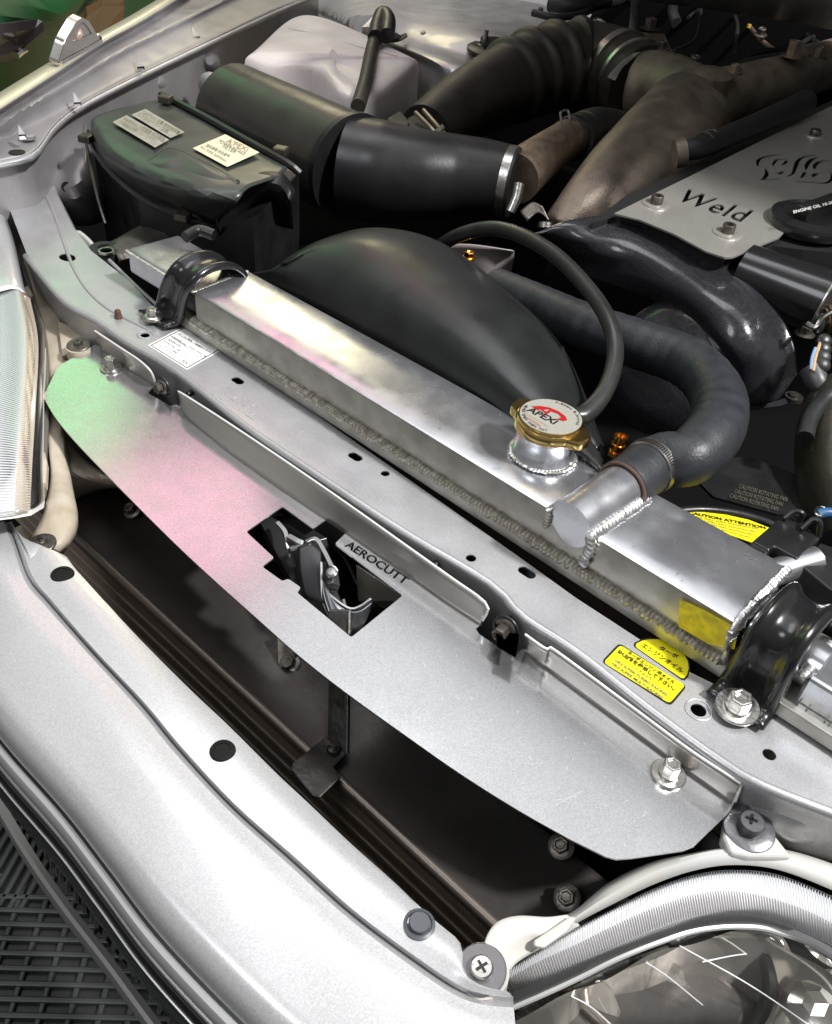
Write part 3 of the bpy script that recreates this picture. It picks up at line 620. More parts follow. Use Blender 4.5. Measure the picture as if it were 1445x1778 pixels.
# ---- black stay brackets over the radiator ends
def bracket(name, label, Lp, Rp, dz, hk):
    t = thing(name, label, 'bracket', ((Lp[0]+Rp[0])/2, .45, -.046))
    n = 36; YZ = [(.446, -.0442), (.456, -.0440), (.4625, -.038), (.464, -.012), (.466, .010-hk*.6), (.473, .026-hk), (.490, .031-hk), (.514, .028-hk), (.530, .016-hk), (.536, -.010)]; SX = [0, .1, .25, .6, .85, 1, 1, 1, 1, 1]
    Lc = cr([np.array([Lp[0]+(Lp[1]-Lp[0])*k, y, z]) for (y, z), k in zip(YZ, SX)], n); Rc = cr([np.array([Rp[0]+(Rp[1]-Rp[0])*k, y, z]) for (y, z), k in zip(YZ, SX)], n); rows = []
    prof = [(0, -.002), (.03, .0015), (.08, .0036), (.14, .0042), (.20, .0032), (.27, .0004), (.36, -.0016), (.5, -.002), (.64, -.0016), (.73, .0004), (.80, .0032), (.86, .0042), (.92, .0036), (.97, .0015), (1, -.002)]
    k_ = int(n*.72); BS = np.sign(np.cross(Rc[k_]-Lc[k_], (Lc[k_+1]+Rc[k_+1])-(Lc[k_-1]+Rc[k_-1]))[2])
    for i in range(n):
        tt = _n((Lc[min(i+1, n-1)]+Rc[min(i+1, n-1)])-(Lc[max(i-1, 0)]+Rc[max(i-1, 0)])); ac = Rc[i]-Lc[i]; nn = _n(np.cross(ac, tt))*BS
        k = .35+.65*min(1, i/6)
        rows.append([Lc[i]+ac*v+nn*h*dz*k for v, h in prof])
    mb = MB(); mb.grid(rows); obj('strap', mb, BLKG, t, solid=.0028, bevel=0)
    return t
b1 = bracket('radiator_bracket', 'gloss black pressed bracket holding the near right end of the radiator', (-.097, -.093), (-.053, -.056), 1.0, .011)
hexbolt(b1, A(1280, 1228, -44), (0, -.1, 1), .0078, h=.009, flange=1.2, wr=.0150, m=STEEL, wm=STEEL, dish=.7)
b2 = bracket('radiator_bracket', 'black pressed bracket holding the far left end of the radiator', (-.792, -.757), (-.742, -.712), 1.0, .012)
hexbolt(b2, A(266, 552, -44), (0, 0, 1), .0062, h=.007, wr=.0105, m=STEEL, dish=.6)
obj('clip', MB().tube([A(322, 412, 24), A(345, 400, 26), A(372, 408, 24)], .006, n=12, seg=14), BLKP, b2)
# ================================================================== HOSES AT THE RADIATOR
uh = thing('upper_radiator_hose', 'thick ribbed black radiator hose curving from the outlet pipe to the engine', 'hose', P1)
HP = [P1+pax*(-.030), P1+pax*.02]+[A(1195, 795, 12), A(1243, 745, 16), A(1245, 685, 14), A(1195, 630, 8), A(1100, 595, 0), A(1010, 565, -10), A(930, 530, -20), A(860, 500, -30)]
hr = [.0215, .0215, .0218, .0225, .0225, .0225, .0225, .0225, .0225, .0225]
HPs = cr(HP, 150); hrr = [np.interp(i, [0, 14, 30, 110, 150], [.0222, .0224, .0246, .0246, .023])*(1+.010*math.sin(i*1.25)) for i in range(150)]
obj('hose_body', MB().tube(HPs, hrr, seg=32), mat('ribbed_rubber', (.026, .029, .034), .46, 0, bump=.4, bscale=420, rvar=.08, cvar=.25, cscale=60), uh)
def clamp(parent, c, ax, r, w, m, scr=None, slots=18, a0=0, name='hose_clamp'):
    ax = _n(np.array(ax, float)); u = _n(np.cross(ax, UP)); v = np.cross(ax, u)
    mb = MB().lathe(np.array(c)-ax*w/2, ax, [(r, 0), (r+.0012, .0003), (r+.0012, w-.0003), (r, w)], 48); o = obj(name, mb, m, parent)
    for k in range(slots):
        a = a0+k*.085; d = u*math.cos(a)+v*math.sin(a); tn = -u*math.sin(a)+v*math.cos(a); mb = MB().box(np.array(c)+d*(r+.0013), tn*.0006, ax*w*.28, d*.0003); obj('slot', mb, INK, o, smooth=False)
    if scr is not None:
        d = u*math.cos(scr)+v*math.sin(scr); tn = -u*math.sin(scr)+v*math.cos(scr); cc = np.array(c)+d*(r+.005)
        obj('worm_housing', MB().box(cc, tn*.008, ax*w*.55, d*.004), m, o, smooth=False, bevel=.001)
        obj('worm_screw', MB().lathe(cc+tn*.008, tn, [(.0045, 0), (.0045, .006), (.0036, .007)], 16), m, o)
    return o
t_ = _n(HPs[12]-HPs[8]); clamp(uh, HPs[10], t_, .0226, .0095, STEEL, slots=24, a0=-2.6)
ir = [P0+side*0+pax*.056+0.0215*(math.cos(a)*side+math.sin(a)*np.cross(pax, side)) for a in np.linspace(0, 2*PI, 30)]
obj('hose_lip', MB().tube(ir, .0016, seg=8), mat('lip_brown', (.10, .06, .045), .5), uh)
oh = thing('overflow_hose', 'thin smooth black hose arching up from behind the radiator cap', 'hose', A(1010, 735, 20))
oh_P = [A(985, 722, 22), A(1012, 722, 22), A(1050, 680, 30), A(1068, 620, 42), A(1058, 560, 55), A(1020, 500, 62), A(960, 440, 66), A(890, 403, 60), A(835, 398, 45), A(775, 420, 10), A(740, 460, -60)]
obj('hose_body', MB().tube(oh_P, [rpx(A(1012, 722, 22), 18)]+[rpx(p, r) for p, r in zip(oh_P[1:], (18, 15.5, 15, 14.5, 14, 13.5, 13, 12.5, 12, 11))], n=90, seg=20), mat('smooth_rubber', (.028, .028, .027), .32, 0, bump=.1, bscale=120, rvar=.06, cvar=.3), oh)
br = thing('air_bleeder', 'small orange brass bleed fitting between cap and hose clamp', 'fitting', A(1068, 785, -5))
BRS = mat('brass', (.85, .42, .10), .2, 1)
obj('socket', MB().lathe(A(1068, 790, -6), (0, .1, 1), [(.0052, 0), (.0052, .006), (.0064, .0065), (.0064, .011), (.005, .0115), (.005, .0165), (.0062, .017), (.0062, .019), (.004, .019), (.004, .016)], 20), BRS, br)
obj('hex', MB().lathe(A(1068, 790, -6), (0, .1, 1), [(.0072, .0), (.0072, .004)], 6), BRS, br, smooth=False)
# ================================================================== FAN SHROUD
sh = thing('fan_shroud', 'large black domed plastic fan shroud behind the aluminium radiator', 'fan shroud', A(750, 560, -60))
r0 = [(436, 474, -14), (520, 516, -12), (640, 582, -8), (780, 662, -6), (900, 735, -6), (1010, 800, -6), (1060, 830, -6)]
r1 = [(470, 468, 4), (545, 475, 16), (640, 500, 28), (760, 575, 28), (880, 670, 20), (990, 765, 10), (1048, 822, 0)]
r2 = [(500, 455, 14), (560, 435, 30), (640, 428, 44), (735, 465, 46), (850, 560, 40), (945, 655, 26), (1040, 790, 4)]
r3 = [(488, 462, 12), (555, 423, 26), (648, 402, 36), (755, 425, 40), (862, 505, 34), (962, 610, 24), (1038, 775, 4)]
r4 = [(488, 458, -20), (556, 420, 0), (650, 398, 8), (758, 420, 12), (870, 500, 8), (975, 606, 0), (1046, 776, -30)]
obj('cowl', MB().panel([pts(r) for r in (r0, r1, r2, r3, r4)], 70, 34), SHR, sh, solid=.002)
obj('side_wing', MB().panel([pts(r) for r in ([(978, 600, 20), (1010, 690, 12), (1054, 790, -10)], [(940, 640, 22), (990, 735, 10), (1040, 820, -14)])], 20, 6), SHR, sh, solid=.002)
SC2 = MB()
for x, y, dx, dy in ((690, 445, 8, -3), (705, 455, -5, 6), (722, 440, 4, 7), (820, 603, 3, 14), (828, 640, 4, 10), (822, 625, 2, 8)):
    a, b = A(x, y, 45), A(x+dx, y+dy, 45)
    for k in range(1): SC2.tube([a, b], .0004, seg=5)
# ================================================================== right hand: yellow pulley label, connector box
yl = thing('fan_label', 'yellow curved warning label on the black ring behind the tank', 'label', A(1260, 910, -60))
c0 = A(1210, 1040, -70); R_o = np.linalg.norm(A(1195, 892, -70)-c0)
LB = [(1188, 890), (1215, 889), (1260, 894), (1300, 903), (1336, 917), (1305, 942), (1270, 930), (1235, 920), (1200, 915)]
YP = Plane(A(1200, 900, -40), A(1330, 920, -40), A(1230, 860, -46)); mb = MB(); flat(mb, YP, [[YP.uv(*p) for p in LB]], .0006, 0); obj('label_sheet', mb, YEL, yl, smooth=False)
pxtext(yl, YP, 'CAUTION ATTENTION', (1196, 893), (1330, 920), (1195, 888.5), INK, h=.0008, bold=.03)
for k in range(4): pxtext(yl, YP, 'fan may start automatically', (1208+k*7, 900+k*5), (1318-k*5, 921+k*5), (1208+k*7, 896.5+k*5), INKG, h=.0008)
mb = MB(); ring = cr([A(*p, -42) for p in ((1165, 889), (1215, 885), (1262, 889), (1303, 898), (1345, 913), (1400, 945))], 30); obj('ring_edge', MB().tube(ring, .004, seg=10), BLKP, yl)
mb = MB(); flat(mb, YP, [[YP.uv(*p) for p in ((1150, 895), (1215, 886), (1262, 890), (1303, 899), (1345, 915), (1420, 960), (1300, 1100), (1150, 1000))]], .003, -.004); obj('ring_plate', mb, BLKP, yl, smooth=False)
bx = thing('fan_motor_connector', 'angular black plastic connector block behind the right bracket', 'connector', A(1380, 960, -20))
def pp(name, poly, z, h, m, par, bv=.0012):
    mb = MB().prism([A(x, y, z) for x, y in poly], (0, 0, -h)); return obj(name, mb, m, par, smooth=False, bevel=bv)
pp('housing', [(1306, 940), (1367, 888), (1425, 935), (1385, 970), (1345, 948), (1335, 955)], 4, .022, BLKP, bx)
pp('base_block', [(1395, 984), (1424, 942), (1520, 975), (1520, 1060), (1440, 1022)], 0, .040, BLKP, bx)
obj('latch_tab', MB().tube([A(1362, 900, 6), A(1380, 888, 12), A(1394, 892, 12), A(1388, 906, 4)], .0022, n=16, seg=8), BLKP, bx)
obj('latch_tab', MB().tube([A(1392, 918, 6), A(1412, 902, 14), A(1424, 908, 14), A(1422, 932, 3)], .0022, n=16, seg=8), BLKP, bx)
pp('lower_clip', [(1325, 948), (1340, 952), (1332, 975), (1318, 968)], -6, .02, BLKP, bx)
wr_ = thing('wire', 'short blue wire with metal eyelet at the right edge', 'wire', A(1425, 890, 0))
obj('insulation', MB().tube([A(1420, 893, 0), A(1440, 890, 2), A(1470, 900, 0)], .0042, n=12, seg=12), mat('blue_wire', (.03, .10, .22), .35), wr_)
obj('eyelet', MB().tube([A(1425+10*math.cos(a), 888+8*math.sin(a), 2) for a in np.linspace(0, 2*PI, 20)], .0008, seg=8), CHROME, wr_)
# ================================================================== FRONT BUMPER
bu = thing('front_bumper', 'wide silver front bumper cover curving along the lower left with black push clips', 'bumper', A(300, 1400, -130))
e_in = [(60, 985, -96), (84, 983, -96), (110, 965, -96), (135, 992, -96), (190, 1052, -96), (245, 1112, -97), (330, 1198, -98), (400, 1264, -98), (486, 1350, -98), (594, 1454, -98), (711, 1558, -98), (762, 1606, -98), (800, 1642, -98), (806, 1690, -99), (835, 1712, -100), (872, 1722, -102)]
g1 = [(20, 905, -94), (34, 940, -94), (58, 1003, -94), (92, 1045, -94), (165, 1129, -94), (250, 1219, -94), (318, 1300, -95), (409, 1397, -95), (512, 1488, -95), (614, 1580, -96), (718, 1658, -97), (800, 1712, -99), (850, 1728, -101), (892, 1732, -104)]
g2 = [(14, 908, -102), (28, 945, -102), (50, 1004, -102), (86, 1047, -102), (160, 1131, -102), (245, 1222, -102), (312, 1303, -103), (403, 1401, -103), (506, 1493, -103), (608, 1585, -104), (713, 1664, -105), (797, 1720, -107), (850, 1736, -109), (892, 1740, -112)]
g3 = [(6, 905, -93), (21, 945, -93), (44, 1010, -93), (79, 1052, -93), (154, 1136, -93), (238, 1228, -93), (305, 1309, -93), (397, 1407, -93), (500, 1500, -94), (602, 1592, -95), (708, 1673, -96), (794, 1730, -98), (850, 1746, -101), (892, 1749, -104)]
def offs(L, k): return [np.array(p) for p in L]
cm = [(-40, 925, -91), (0, 1010, -91), (30, 1070, -91), (75, 1120, -91), (150, 1200, -91), (235, 1300, -91), (300, 1375, -91), (390, 1470, -91), (490, 1570, -92), (590, 1660, -93), (700, 1735, -95), (790, 1780, -97), (850, 1805, -100), (900, 1815, -103)]
cf = [(-120, 1020, -98), (-55, 1115, -98), (0, 1192, -98), (47, 1250, -98), (140, 1350, -98), (218, 1446, -98), (311, 1561, -98), (450, 1700, -98), (560, 1795, -100), (680, 1875, -102), (780, 1930, -104), (860, 1965, -106), (930, 1990, -110)]
def down(L, dx, dy, dz): return [(x+dx, y+dy, z+dz) for x, y, z in L]
c1 = down(cf, -22, 6, -8); c2 = down(cf, -38, 16, -18)
G = [cr(pts(r), 90) for r in (g1, g2, g3, cm, cf, c1, c2)]
# the crown and its roll-off towards the front (-y): built from world offsets so that it has real curvature
base = G[4]; T_ = [_n(base[min(i+1, 89)]-base[max(i-1, 0)]) for i in range(90)]; NF = [_n(np.cross(t, UP))*(-1 if np.cross(t, UP)[1] > 0 else 1) for t in T_]
def off(a, b): return [base[i]+NF[i]*a+UP*b for i in range(90)]
cols = [G[2], G[3], base, off(.006, -.003), off(.011, -.008), off(.0145, -.015), off(.016, -.022)]
mb = MB()
gr = []
for i in range(90): gr.append(cr([c[i] for c in cols], 26))
mb.grid([[gr[i][k] for i in range(90)] for k in range(26)])
mb.grid([G[0], [p+UP*.0 for p in G[1]], G[2]])
obj('bumper_skin', mb, PAINT, bu, weld=True)
EI = cr(pts(e_in), 90); mb = MB(); S = [cr([EI[i]-UP*.010, EI[i]-UP*.002, EI[i]+UP*.001, (EI[i]*.55+G[0][i]*.45)+UP*.0035, G[0][i]], 14) for i in range(90)]
mb.grid([[S[i][k] for i in range(90)] for k in range(14)]); obj('upper_ledge', mb, PAINT, bu)
mb = MB(); mb.grid([off(.0158, -.022), off(.0150, -.0235), off(.0150, -.026), off(.0175, -.027)]); obj('trim_groove', mb, INK, bu)
mb = MB(); mb.grid([off(.0172, -.0265), off(.021, -.0275), off(.0235, -.031), off(.024, -.036), off(.0225, -.040)]); obj('chrome_moulding', mb, mat('moulding_silver', (.62, .62, .62), .22, .6), bu)
mb = MB(); mb.grid([off(.0215, -.0405), off(.024, -.042), off(.024, -.047), off(.0195, -.050)]); obj('silver_strip', mb, PAINT, bu)
mb = MB(); mb.grid([off(.0200, -.050), off(.026, -.058), off(.029, -.072), off(.028, -.092), off(.018, -.108)]); obj('gloss_band', mb, BLKG, bu)
mb = MB(); mb.grid([off(.0245, -.0475), off(.0252, -.0485), off(.0245, -.0498)]); obj('bright_line', mb, CHROME, bu); obj('bright_line', MB().tube(off(.0272, -.0600), .0008, seg=8), EDGM, bu)
mb = MB(); mb.grid([off(.012, -.098), off(-.02, -.16), off(-.05, -.30), off(-.01, -.36)]); obj('lower_intake', mb, mat('intake_gloss', (.02, .017, .017), .16, 0, bump=.2, bscale=40), bu)
# intake grille slats (chevron-like bars under the moulding)
BARM = mat('intake_bar', (.055, .047, .045), .25, .3, bump=.2)
for k in range(46):
    i = int(6+k*1.8)
    if i > 86: break
    a = base[i]+NF[i]*.014-UP*.118; b = base[min(i+5, 89)]+NF[i]*.0-UP*.20
    obj('grille_bar', MB().tube([a, b, b+(base[max(i-4, 0)]-base[i])*.8-UP*.09], .0028, n=8, seg=6), BARM, bu)
def clip(parent, p, r, m=BLKP, flatc=False):
    o = obj('push_clip', MB().lathe(p, UP, [(r, 0), (r, .0016), (r*.93, .0028), (r*.62, .0032), (r*.6, .0026), (.0001, .0026)] if not flatc else [(r*1.18, 0), (r*1.18, .0012), (r*.95, .0018), (r*.9, .001), (r*.8, .001), (r*.8, .0036), (r*.74, .0042), (.0001, .0042)], 30), m, parent)
    return o
CLB = mat('clip_black', (.006, .007, .006), .6, bump=.3, spec=.2)
clip(bu, A(387, 1306, -95), .0088, CLB); clip(bu, A(728, 1606, -95), .0080, mat('clip_grey', (.07, .075, .085), .35), True)
clip(bu, A(109, 1000, -94), .0092, CLB)
for c, r in (((106, 1001), .0125), ((387, 1306), .0)):
    if r: p = A(*c, -95.5); obj('clip_recess', MB().tube([p+r*np.array([math.cos(a), .8*math.sin(a), 0]) for a in np.linspace(0, 2*PI, 30)], .0012, seg=8), PAINT, bu)
# ================================================================== LOWER LIP and intercooler
lp = thing('front_lip_edge', 'thin silver edge of the lower splitter running above the tiled floor', 'splitter', A(150, 1600, -430))
lip = [(-40, 1330, -430), (18, 1432, -430), (60, 1500, -430), (120, 1585, -430), (190, 1675, -430), (275, 1790, -430), (340, 1870, -430)]
LL = cr(pts(lip), 50); mb = MB(); dn = np.array([-.5, -.86, 0]); mb.grid([[p+UP*.003-dn*.006 for p in LL], [p+UP*.004 for p in LL], [p+dn*.004+UP*.002 for p in LL], [p+dn*.006-UP*.008 for p in LL], [p+dn*.005-UP*.024 for p in LL], [p-UP*.03 for p in LL]])
obj('edge', mb, mat('lip_satin', (.42, .42, .41), .3, .5, bump=.1), lp)
BARI = mat('bar_brown', (.38, .31, .25), .45, .4)
ic = thing('intercooler', 'dark front mounted intercooler with finned rows below the bumper opening', 'intercooler', A(500, 1300, -190))
ZI = -168
I0, I1 = A(100, 905, ZI), A(880, 1628, ZI); 
def ical(t, y, z): p = I0+(I1-I0)*t; return np.array([p[0], p[1]+y, ZI/1000+z])
def slab(name, y0, y1, z0, z1, m, t0=-.2, t1=1.25, bevel=.002):
    mb = MB().prism([ical(t0, y0, z0), ical(t1, y0, z0), ical(t1, y1, z0), ical(t0, y1, z0)], (0, 0, z1-z0)); return obj(name, mb, m, ic, smooth=False, bevel=bevel, seg=3)
slab('top_plate', 0, .085, -.012, 0, ICT, bevel=.0055)
slab('core_block', .006, .075, -.24, -.010, CORE, bevel=0)
obj('rolled_edge', MB().tube([ical(-.15, .0035, -.0045), ical(1.2, .0035, -.0045)], .0052, seg=20), mat('highlight_bronze', (.21, .18, .155), .36, .8, bump=.2), ic)  # lighter tube carries the top plate's front edge highlight in its colour
for k in range(1, 9): slab('bar', -.001, .076, -.010-k*.019, -.010-k*.019+.0045, BARI, bevel=.001)
FINM = mat('fins', (.55, .42, .33), .5, .2)
# fins between the bars (zigzag sheets, one mesh of fine stuff per row)
for k in range(4):
    mb = MB(); z0 = -.010-k*.019; n = 420
    for i in range(n):
        t = -.05+1.2*i/n; p = ical(t, .0015, z0); q = ical(t+.35/n, .0015, z0)
        mb.add([p, q, q-UP*.0145, p-UP*.0145, p+np.array([0, .006, 0]), q+np.array([0, .006, 0])], [(0, 1, 2, 3), (0, 4, 5, 1)])
    obj('fin_row', mb, FINM, ic, smooth=False, kind='stuff')
# darkness behind the plate: the condenser and a lower beam
cd_ = thing('condenser_beam', 'dark crossmember and condenser seen between plate and intercooler', 'crossmember', A(900, 1450, -250))
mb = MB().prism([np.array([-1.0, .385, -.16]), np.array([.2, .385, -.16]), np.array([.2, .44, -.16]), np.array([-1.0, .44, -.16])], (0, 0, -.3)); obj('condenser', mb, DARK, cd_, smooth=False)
mb = MB().prism([np.array([-1.0, .352, -.20]), np.array([.2, .352, -.20]), np.array([.2, .372, -.20]), np.array([-1.0, .372, -.20])], (0, 0, -.03)); obj('beam', mb, mat('beam_dark', (.02, .02, .021), .45, .3, bump=.2), cd_, smooth=False, bevel=.003)
for x, y, z in ((232, 888, -165), (985, 1560, -160), (505, 1155, -170), (975, 1470, -150)):
    hexbolt(cd_, A(x, y, z), (0, -.5, 1), .006, wr=.009, m=STEELD, wm=STEELD)
mb = MB().prism([A(482, 1100, -150), A(512, 1100, -150), A(512, 1165, -170), A(484, 1165, -170)], (0, .004, 0)); obj('stay', mb, STEELD, cd_, smooth=False)
# hanging bracket
hb = thing('intercooler_stay', 'bent black steel stay hanging below the plate with a square foot', 'bracket', A(575, 1320, -165))
HBM = mat('stay_black', (.05, .048, .045), .32, .6, bump=.3, bscale=200, cvar=.4, cscale=60, rvar=.1)
obj('arm', MB().prism([A(570, 1060, -95), A(607, 1060, -95), A(603, 1312, -160), A(569, 1284, -160)], (0, .003, 0)), HBM, hb, smooth=False, bevel=.0008)
obj('foot', MB().prism([A(x, y, -163) for x, y in ((566, 1283), (602, 1312), (598, 1318), (580, 1335), (592, 1352), (556, 1388), (543, 1386), (505, 1340), (508, 1328))], (0, 0, .003)), HBM, hb, smooth=False, bevel=.0009)
obj('weld_drop', MB().lathe(A(580, 1302, -160), UP, [(.006, 0), (.005, .003), (.0001, .0045)], 16), HBM, hb)
# ================================================================== LEFT HEADLAMP
hl = thing('left_headlamp', 'narrow clear headlamp with fine vertical ribbing at the left edge', 'headlamp', A(35, 700, -100))
Ls = [[(-60, 440, -62), (-66, 600, -62), (-70, 760, -62), (-60, 900, -62)], [(-8, 470, -56), (0, 560, -56), (-2, 700, -56), (-6, 800, -56), (0, 893, -60)], [(30, 500, -54), (42, 580, -54), (38, 700, -54), (30, 800, -54), (24, 890, -60)],
      [(52, 515, -58), (66, 590, -58), (62, 700, -58), (56, 800, -58), (52, 885, -64)], [(60, 520, -72), (76, 590, -72), (74, 690, -72), (72, 800, -72), (74, 872, -76)], [(62, 530, -100), (80, 600, -100), (78, 690, -100), (76, 800, -100), (76, 862, -100)]]
R = [cr(pts(r), 60) for r in Ls]
mb = MB(); GG = [cr([R[k][i] for k in range(6)], 24) for i in range(60)]; mb.grid(GG); obj('clear_lens', mb, LENS, hl, solid=.0015)
mb = MB(); mb.grid([[p-UP*.006 for p in r] for r in R]); obj('reflector', mb, mat('lamp_silver', (.74, .73, .70), .5, 0, bump=.2, bscale=50), hl)
def ribs(parent, Rw, k0, k1, n, w, h, m, name='rib_row'):
    A_ = cr(Rw[k0], n*2); B_ = cr(Rw[k1], n*2); mb = MB()
    for i in range(0, n*2-1, 2):
        a0, a1, b0, b1 = A_[i], A_[i+1], B_[i], B_[i+1]; m0, m1 = (a0+a1)/2+UP*h, (b0+b1)/2+UP*h
        mb.add([a0, a1, m0, b0, b1, m1], [(0, 2, 5, 3), (2, 1, 4, 5)])
    o = obj(name, mb, m, parent, smooth=False, kind='stuff'); return o
RIBG = mat('ribbed_clear', (.88, .89, .90), .25, .1)
Rb = [[p-UP*.0018 for p in r] for r in R]
ribs(hl, Rb, 1, 2, 120, 0, .0016, RIBG); ribs(hl, Rb, 2, 3, 120, 0, .0016, mat('ribbed_warm', (.76, .68, .56), .22, .3)); ribs(hl, Rb, 0, 1, 110, 0, .0014, RIBG)
# cream housing strip between lens and panel
hs = thing('headlamp_housing', 'dusty cream plastic housing running beside the left headlamp down to a black screw', 'lamp housing', A(90, 800, -90))
H = [[(-10, 345, -96), (28, 430, -96), (50, 500, -96), (72, 560, -96), (84, 640, -96), (84, 760, -98), (88, 830, -104), (70, 905, -96), (50, 935, -102)],
     [(5, 360, -94), (48, 430, -94), (80, 500, -94), (100, 570, -94), (108, 640, -94), (104, 740, -96), (110, 820, -104), (100, 880, -94), (88, 950, -102)],
     [(12, 355, -98), (60, 430, -98), (95, 505, -98), (112, 570, -98), (122, 640, -98), (112, 740, -102), (122, 830, -108), (132, 890, -100), (128, 925, -106), (104, 958, -108)],
     [(14, 355, -124), (62, 430, -124), (98, 505, -124), (114, 575, -124), (124, 645, -124), (116, 740, -124), (126, 840, -124), (136, 895, -129), (132, 930, -129), (108, 965, -129)]]
obj('housing', MB().panel([pts(r) for r in H], 60, 14), CREAMP, hs, solid=.002)
obj('housing_rim', MB().tube([A(*p) for p in ((30, 430, -90), (56, 510, -90), (78, 590, -90), (82, 700, -90), (78, 800, -92), (74, 868, -98), (40, 892, -98), (0, 893, -98))], .0022, n=60, seg=8), mat('gasket', (.12, .11, .09), .4), hs)
pp('clip_tab', [(34, 505), (48, 494), (58, 512), (48, 520), (38, 518)], -84, .006, CREAMP, hs); pp('clip_tab', [(60, 790), (78, 784), (82, 800), (80, 838), (64, 836)], -88, .010, CREAMP, hs)
screw(hs, A(72, 946, -98), (-.05, -.1, 1), .0058, .0125, STEELD, STEELD)
mb = MB().lathe(A(136, 603, -76), UP, [(.0125, -.014), (.0125, 0)], 24); obj('upper_ear', mb, CREAMP, hs)
mb = MB().prism([A(x, y, -88) for x, y in ((100, 556), (148, 578), (150, 600), (108, 618))], (0, 0, -.006)); obj('ear_arm', mb, CREAMP, hs, smooth=False, bevel=.001)
screw(hs, A(137, 600, -75.5), (.05, -.1, 1), .0046, .0125, STEELD, STEELD)
lb = thing('lower_crossbar', 'beige inner rail under the left end of the cut plate', 'rail', A(140, 800, -125))
obj('rail', MB().panel([pts(r) for r in ([(90, 740, -120), (150, 800, -120), (200, 830, -120)], [(92, 800, -120), (130, 822, -120), (205, 832, -120)], [(100, 840, -135), (150, 840, -135), (230, 850, -140)], [(110, 880, -170), (180, 850, -170), (240, 850, -170)])], 20, 12), BEIGE, lb, solid=.002)
fd = MB().panel([pts(r) for r in ([(-60, 260, -70), (-20, 380, -66), (22, 500, -66)], [(-60, 300, -62), (-60, 400, -62), (-20, 520, -62)])], 16, 6)
ow = thing('fender_corner', 'pale outer corner of the wing above the left headlamp', 'wing', A(5, 420, -60))
obj('skin', MB().panel([pts(r) for r in ([(-90, 300, -52), (-60, 420, -52), (-50, 520, -52)], [(-20, 330, -50), (0, 400, -50), (18, 480, -50), (22, 500, -52)], [(-6, 335, -58), (22, 410, -58), (40, 490, -58), (46, 512, -60)])], 20, 12), PAINT, ow, solid=.0015)
# ================================================================== RIGHT HEADLAMP
hr_ = thing('right_headlamp', 'large clear headlamp with ribbed upper band and chrome reflector at the lower right', 'headlamp', A(1200, 1650, -110))
top = [(884, 1682, -112), (935, 1652, -108), (1000, 1612, -104), (1060, 1580, -100), (1130, 1545, -97), (1200, 1520, -95), (1270, 1510, -94), (1350, 1518, -94), (1445, 1556, -94), (1560, 1620, -94)]
b1_ = [(880, 1700, -118), (935, 1668, -112), (1000, 1638, -107), (1060, 1608, -103), (1130, 1576, -99), (1200, 1552, -97), (1270, 1545, -96), (1350, 1560, -96), (1445, 1600, -96), (1560, 1680, -96)]
b2_ = [(888, 1722, -126), (950, 1698, -120), (1010, 1668, -114), (1070, 1640, -110), (1140, 1610, -107), (1210, 1588, -105), (1280, 1583, -104), (1350, 1596, -104), (1445, 1640, -104), (1560, 1720, -104)]
b3_ = [(892, 1745, -140), (950, 1720, -134), (1010, 1692, -128), (1070, 1662, -122), (1140, 1634, -118), (1210, 1612, -116), (1285, 1605, -115), (1350, 1614, -115), (1445, 1655, -115), (1560, 1760, -115)]
b4_ = [(900, 1765, -156), (955, 1742, -150), (1015, 1714, -143), (1075, 1685, -137), (1145, 1655, -132), (1215, 1630, -128), (1288, 1620, -126), (1350, 1630, -126), (1445, 1675, -126), (1560, 1790, -126)]
RR = [cr(pts(r), 90) for r in (top, b1_, b2_, b3_, b4_)]
lowL = [RR[4]]
for dy, dz in ((-.030, -.014), (-.065, -.045), (-.09, -.09), (-.10, -.16)): lowL.append([p+np.array([.0, dy, dz]) for p in RR[4]])
allr = RR+lowL[1:]
mb = MB(); mb.grid([[cr([r[i] for r in allr], 34)[k] for i in range(90)] for k in range(34)]); obj('clear_lens', mb, LENS, hr_, solid=.002)
RS = [[p-UP*.0022 for p in r] for r in RR]
ribs(hr_, RS, 0, 1, 150, 0, .0009, RIBG); ribs(hr_, RS, 1, 2, 150, 0, .0011, mat('ribbed_mid', (.60, .58, .57), .25, .2)); ribs(hr_, RS, 2, 3, 150, 0, .0009, RIBG)
mb = MB(); mb.grid([[p-UP*.004 for p in r] for r in RR[:4]]); obj('band_backing', mb, mat('lamp_grey', (.74, .75, .77), .4, .1), hr_)
LEDG = mat('lens_edge', (.55, .56, .54), .2, .3)
obj('inner_edge', MB().tube([p-UP*.002 for p in RR[3]], .0022, seg=8), LEDG, hr_)
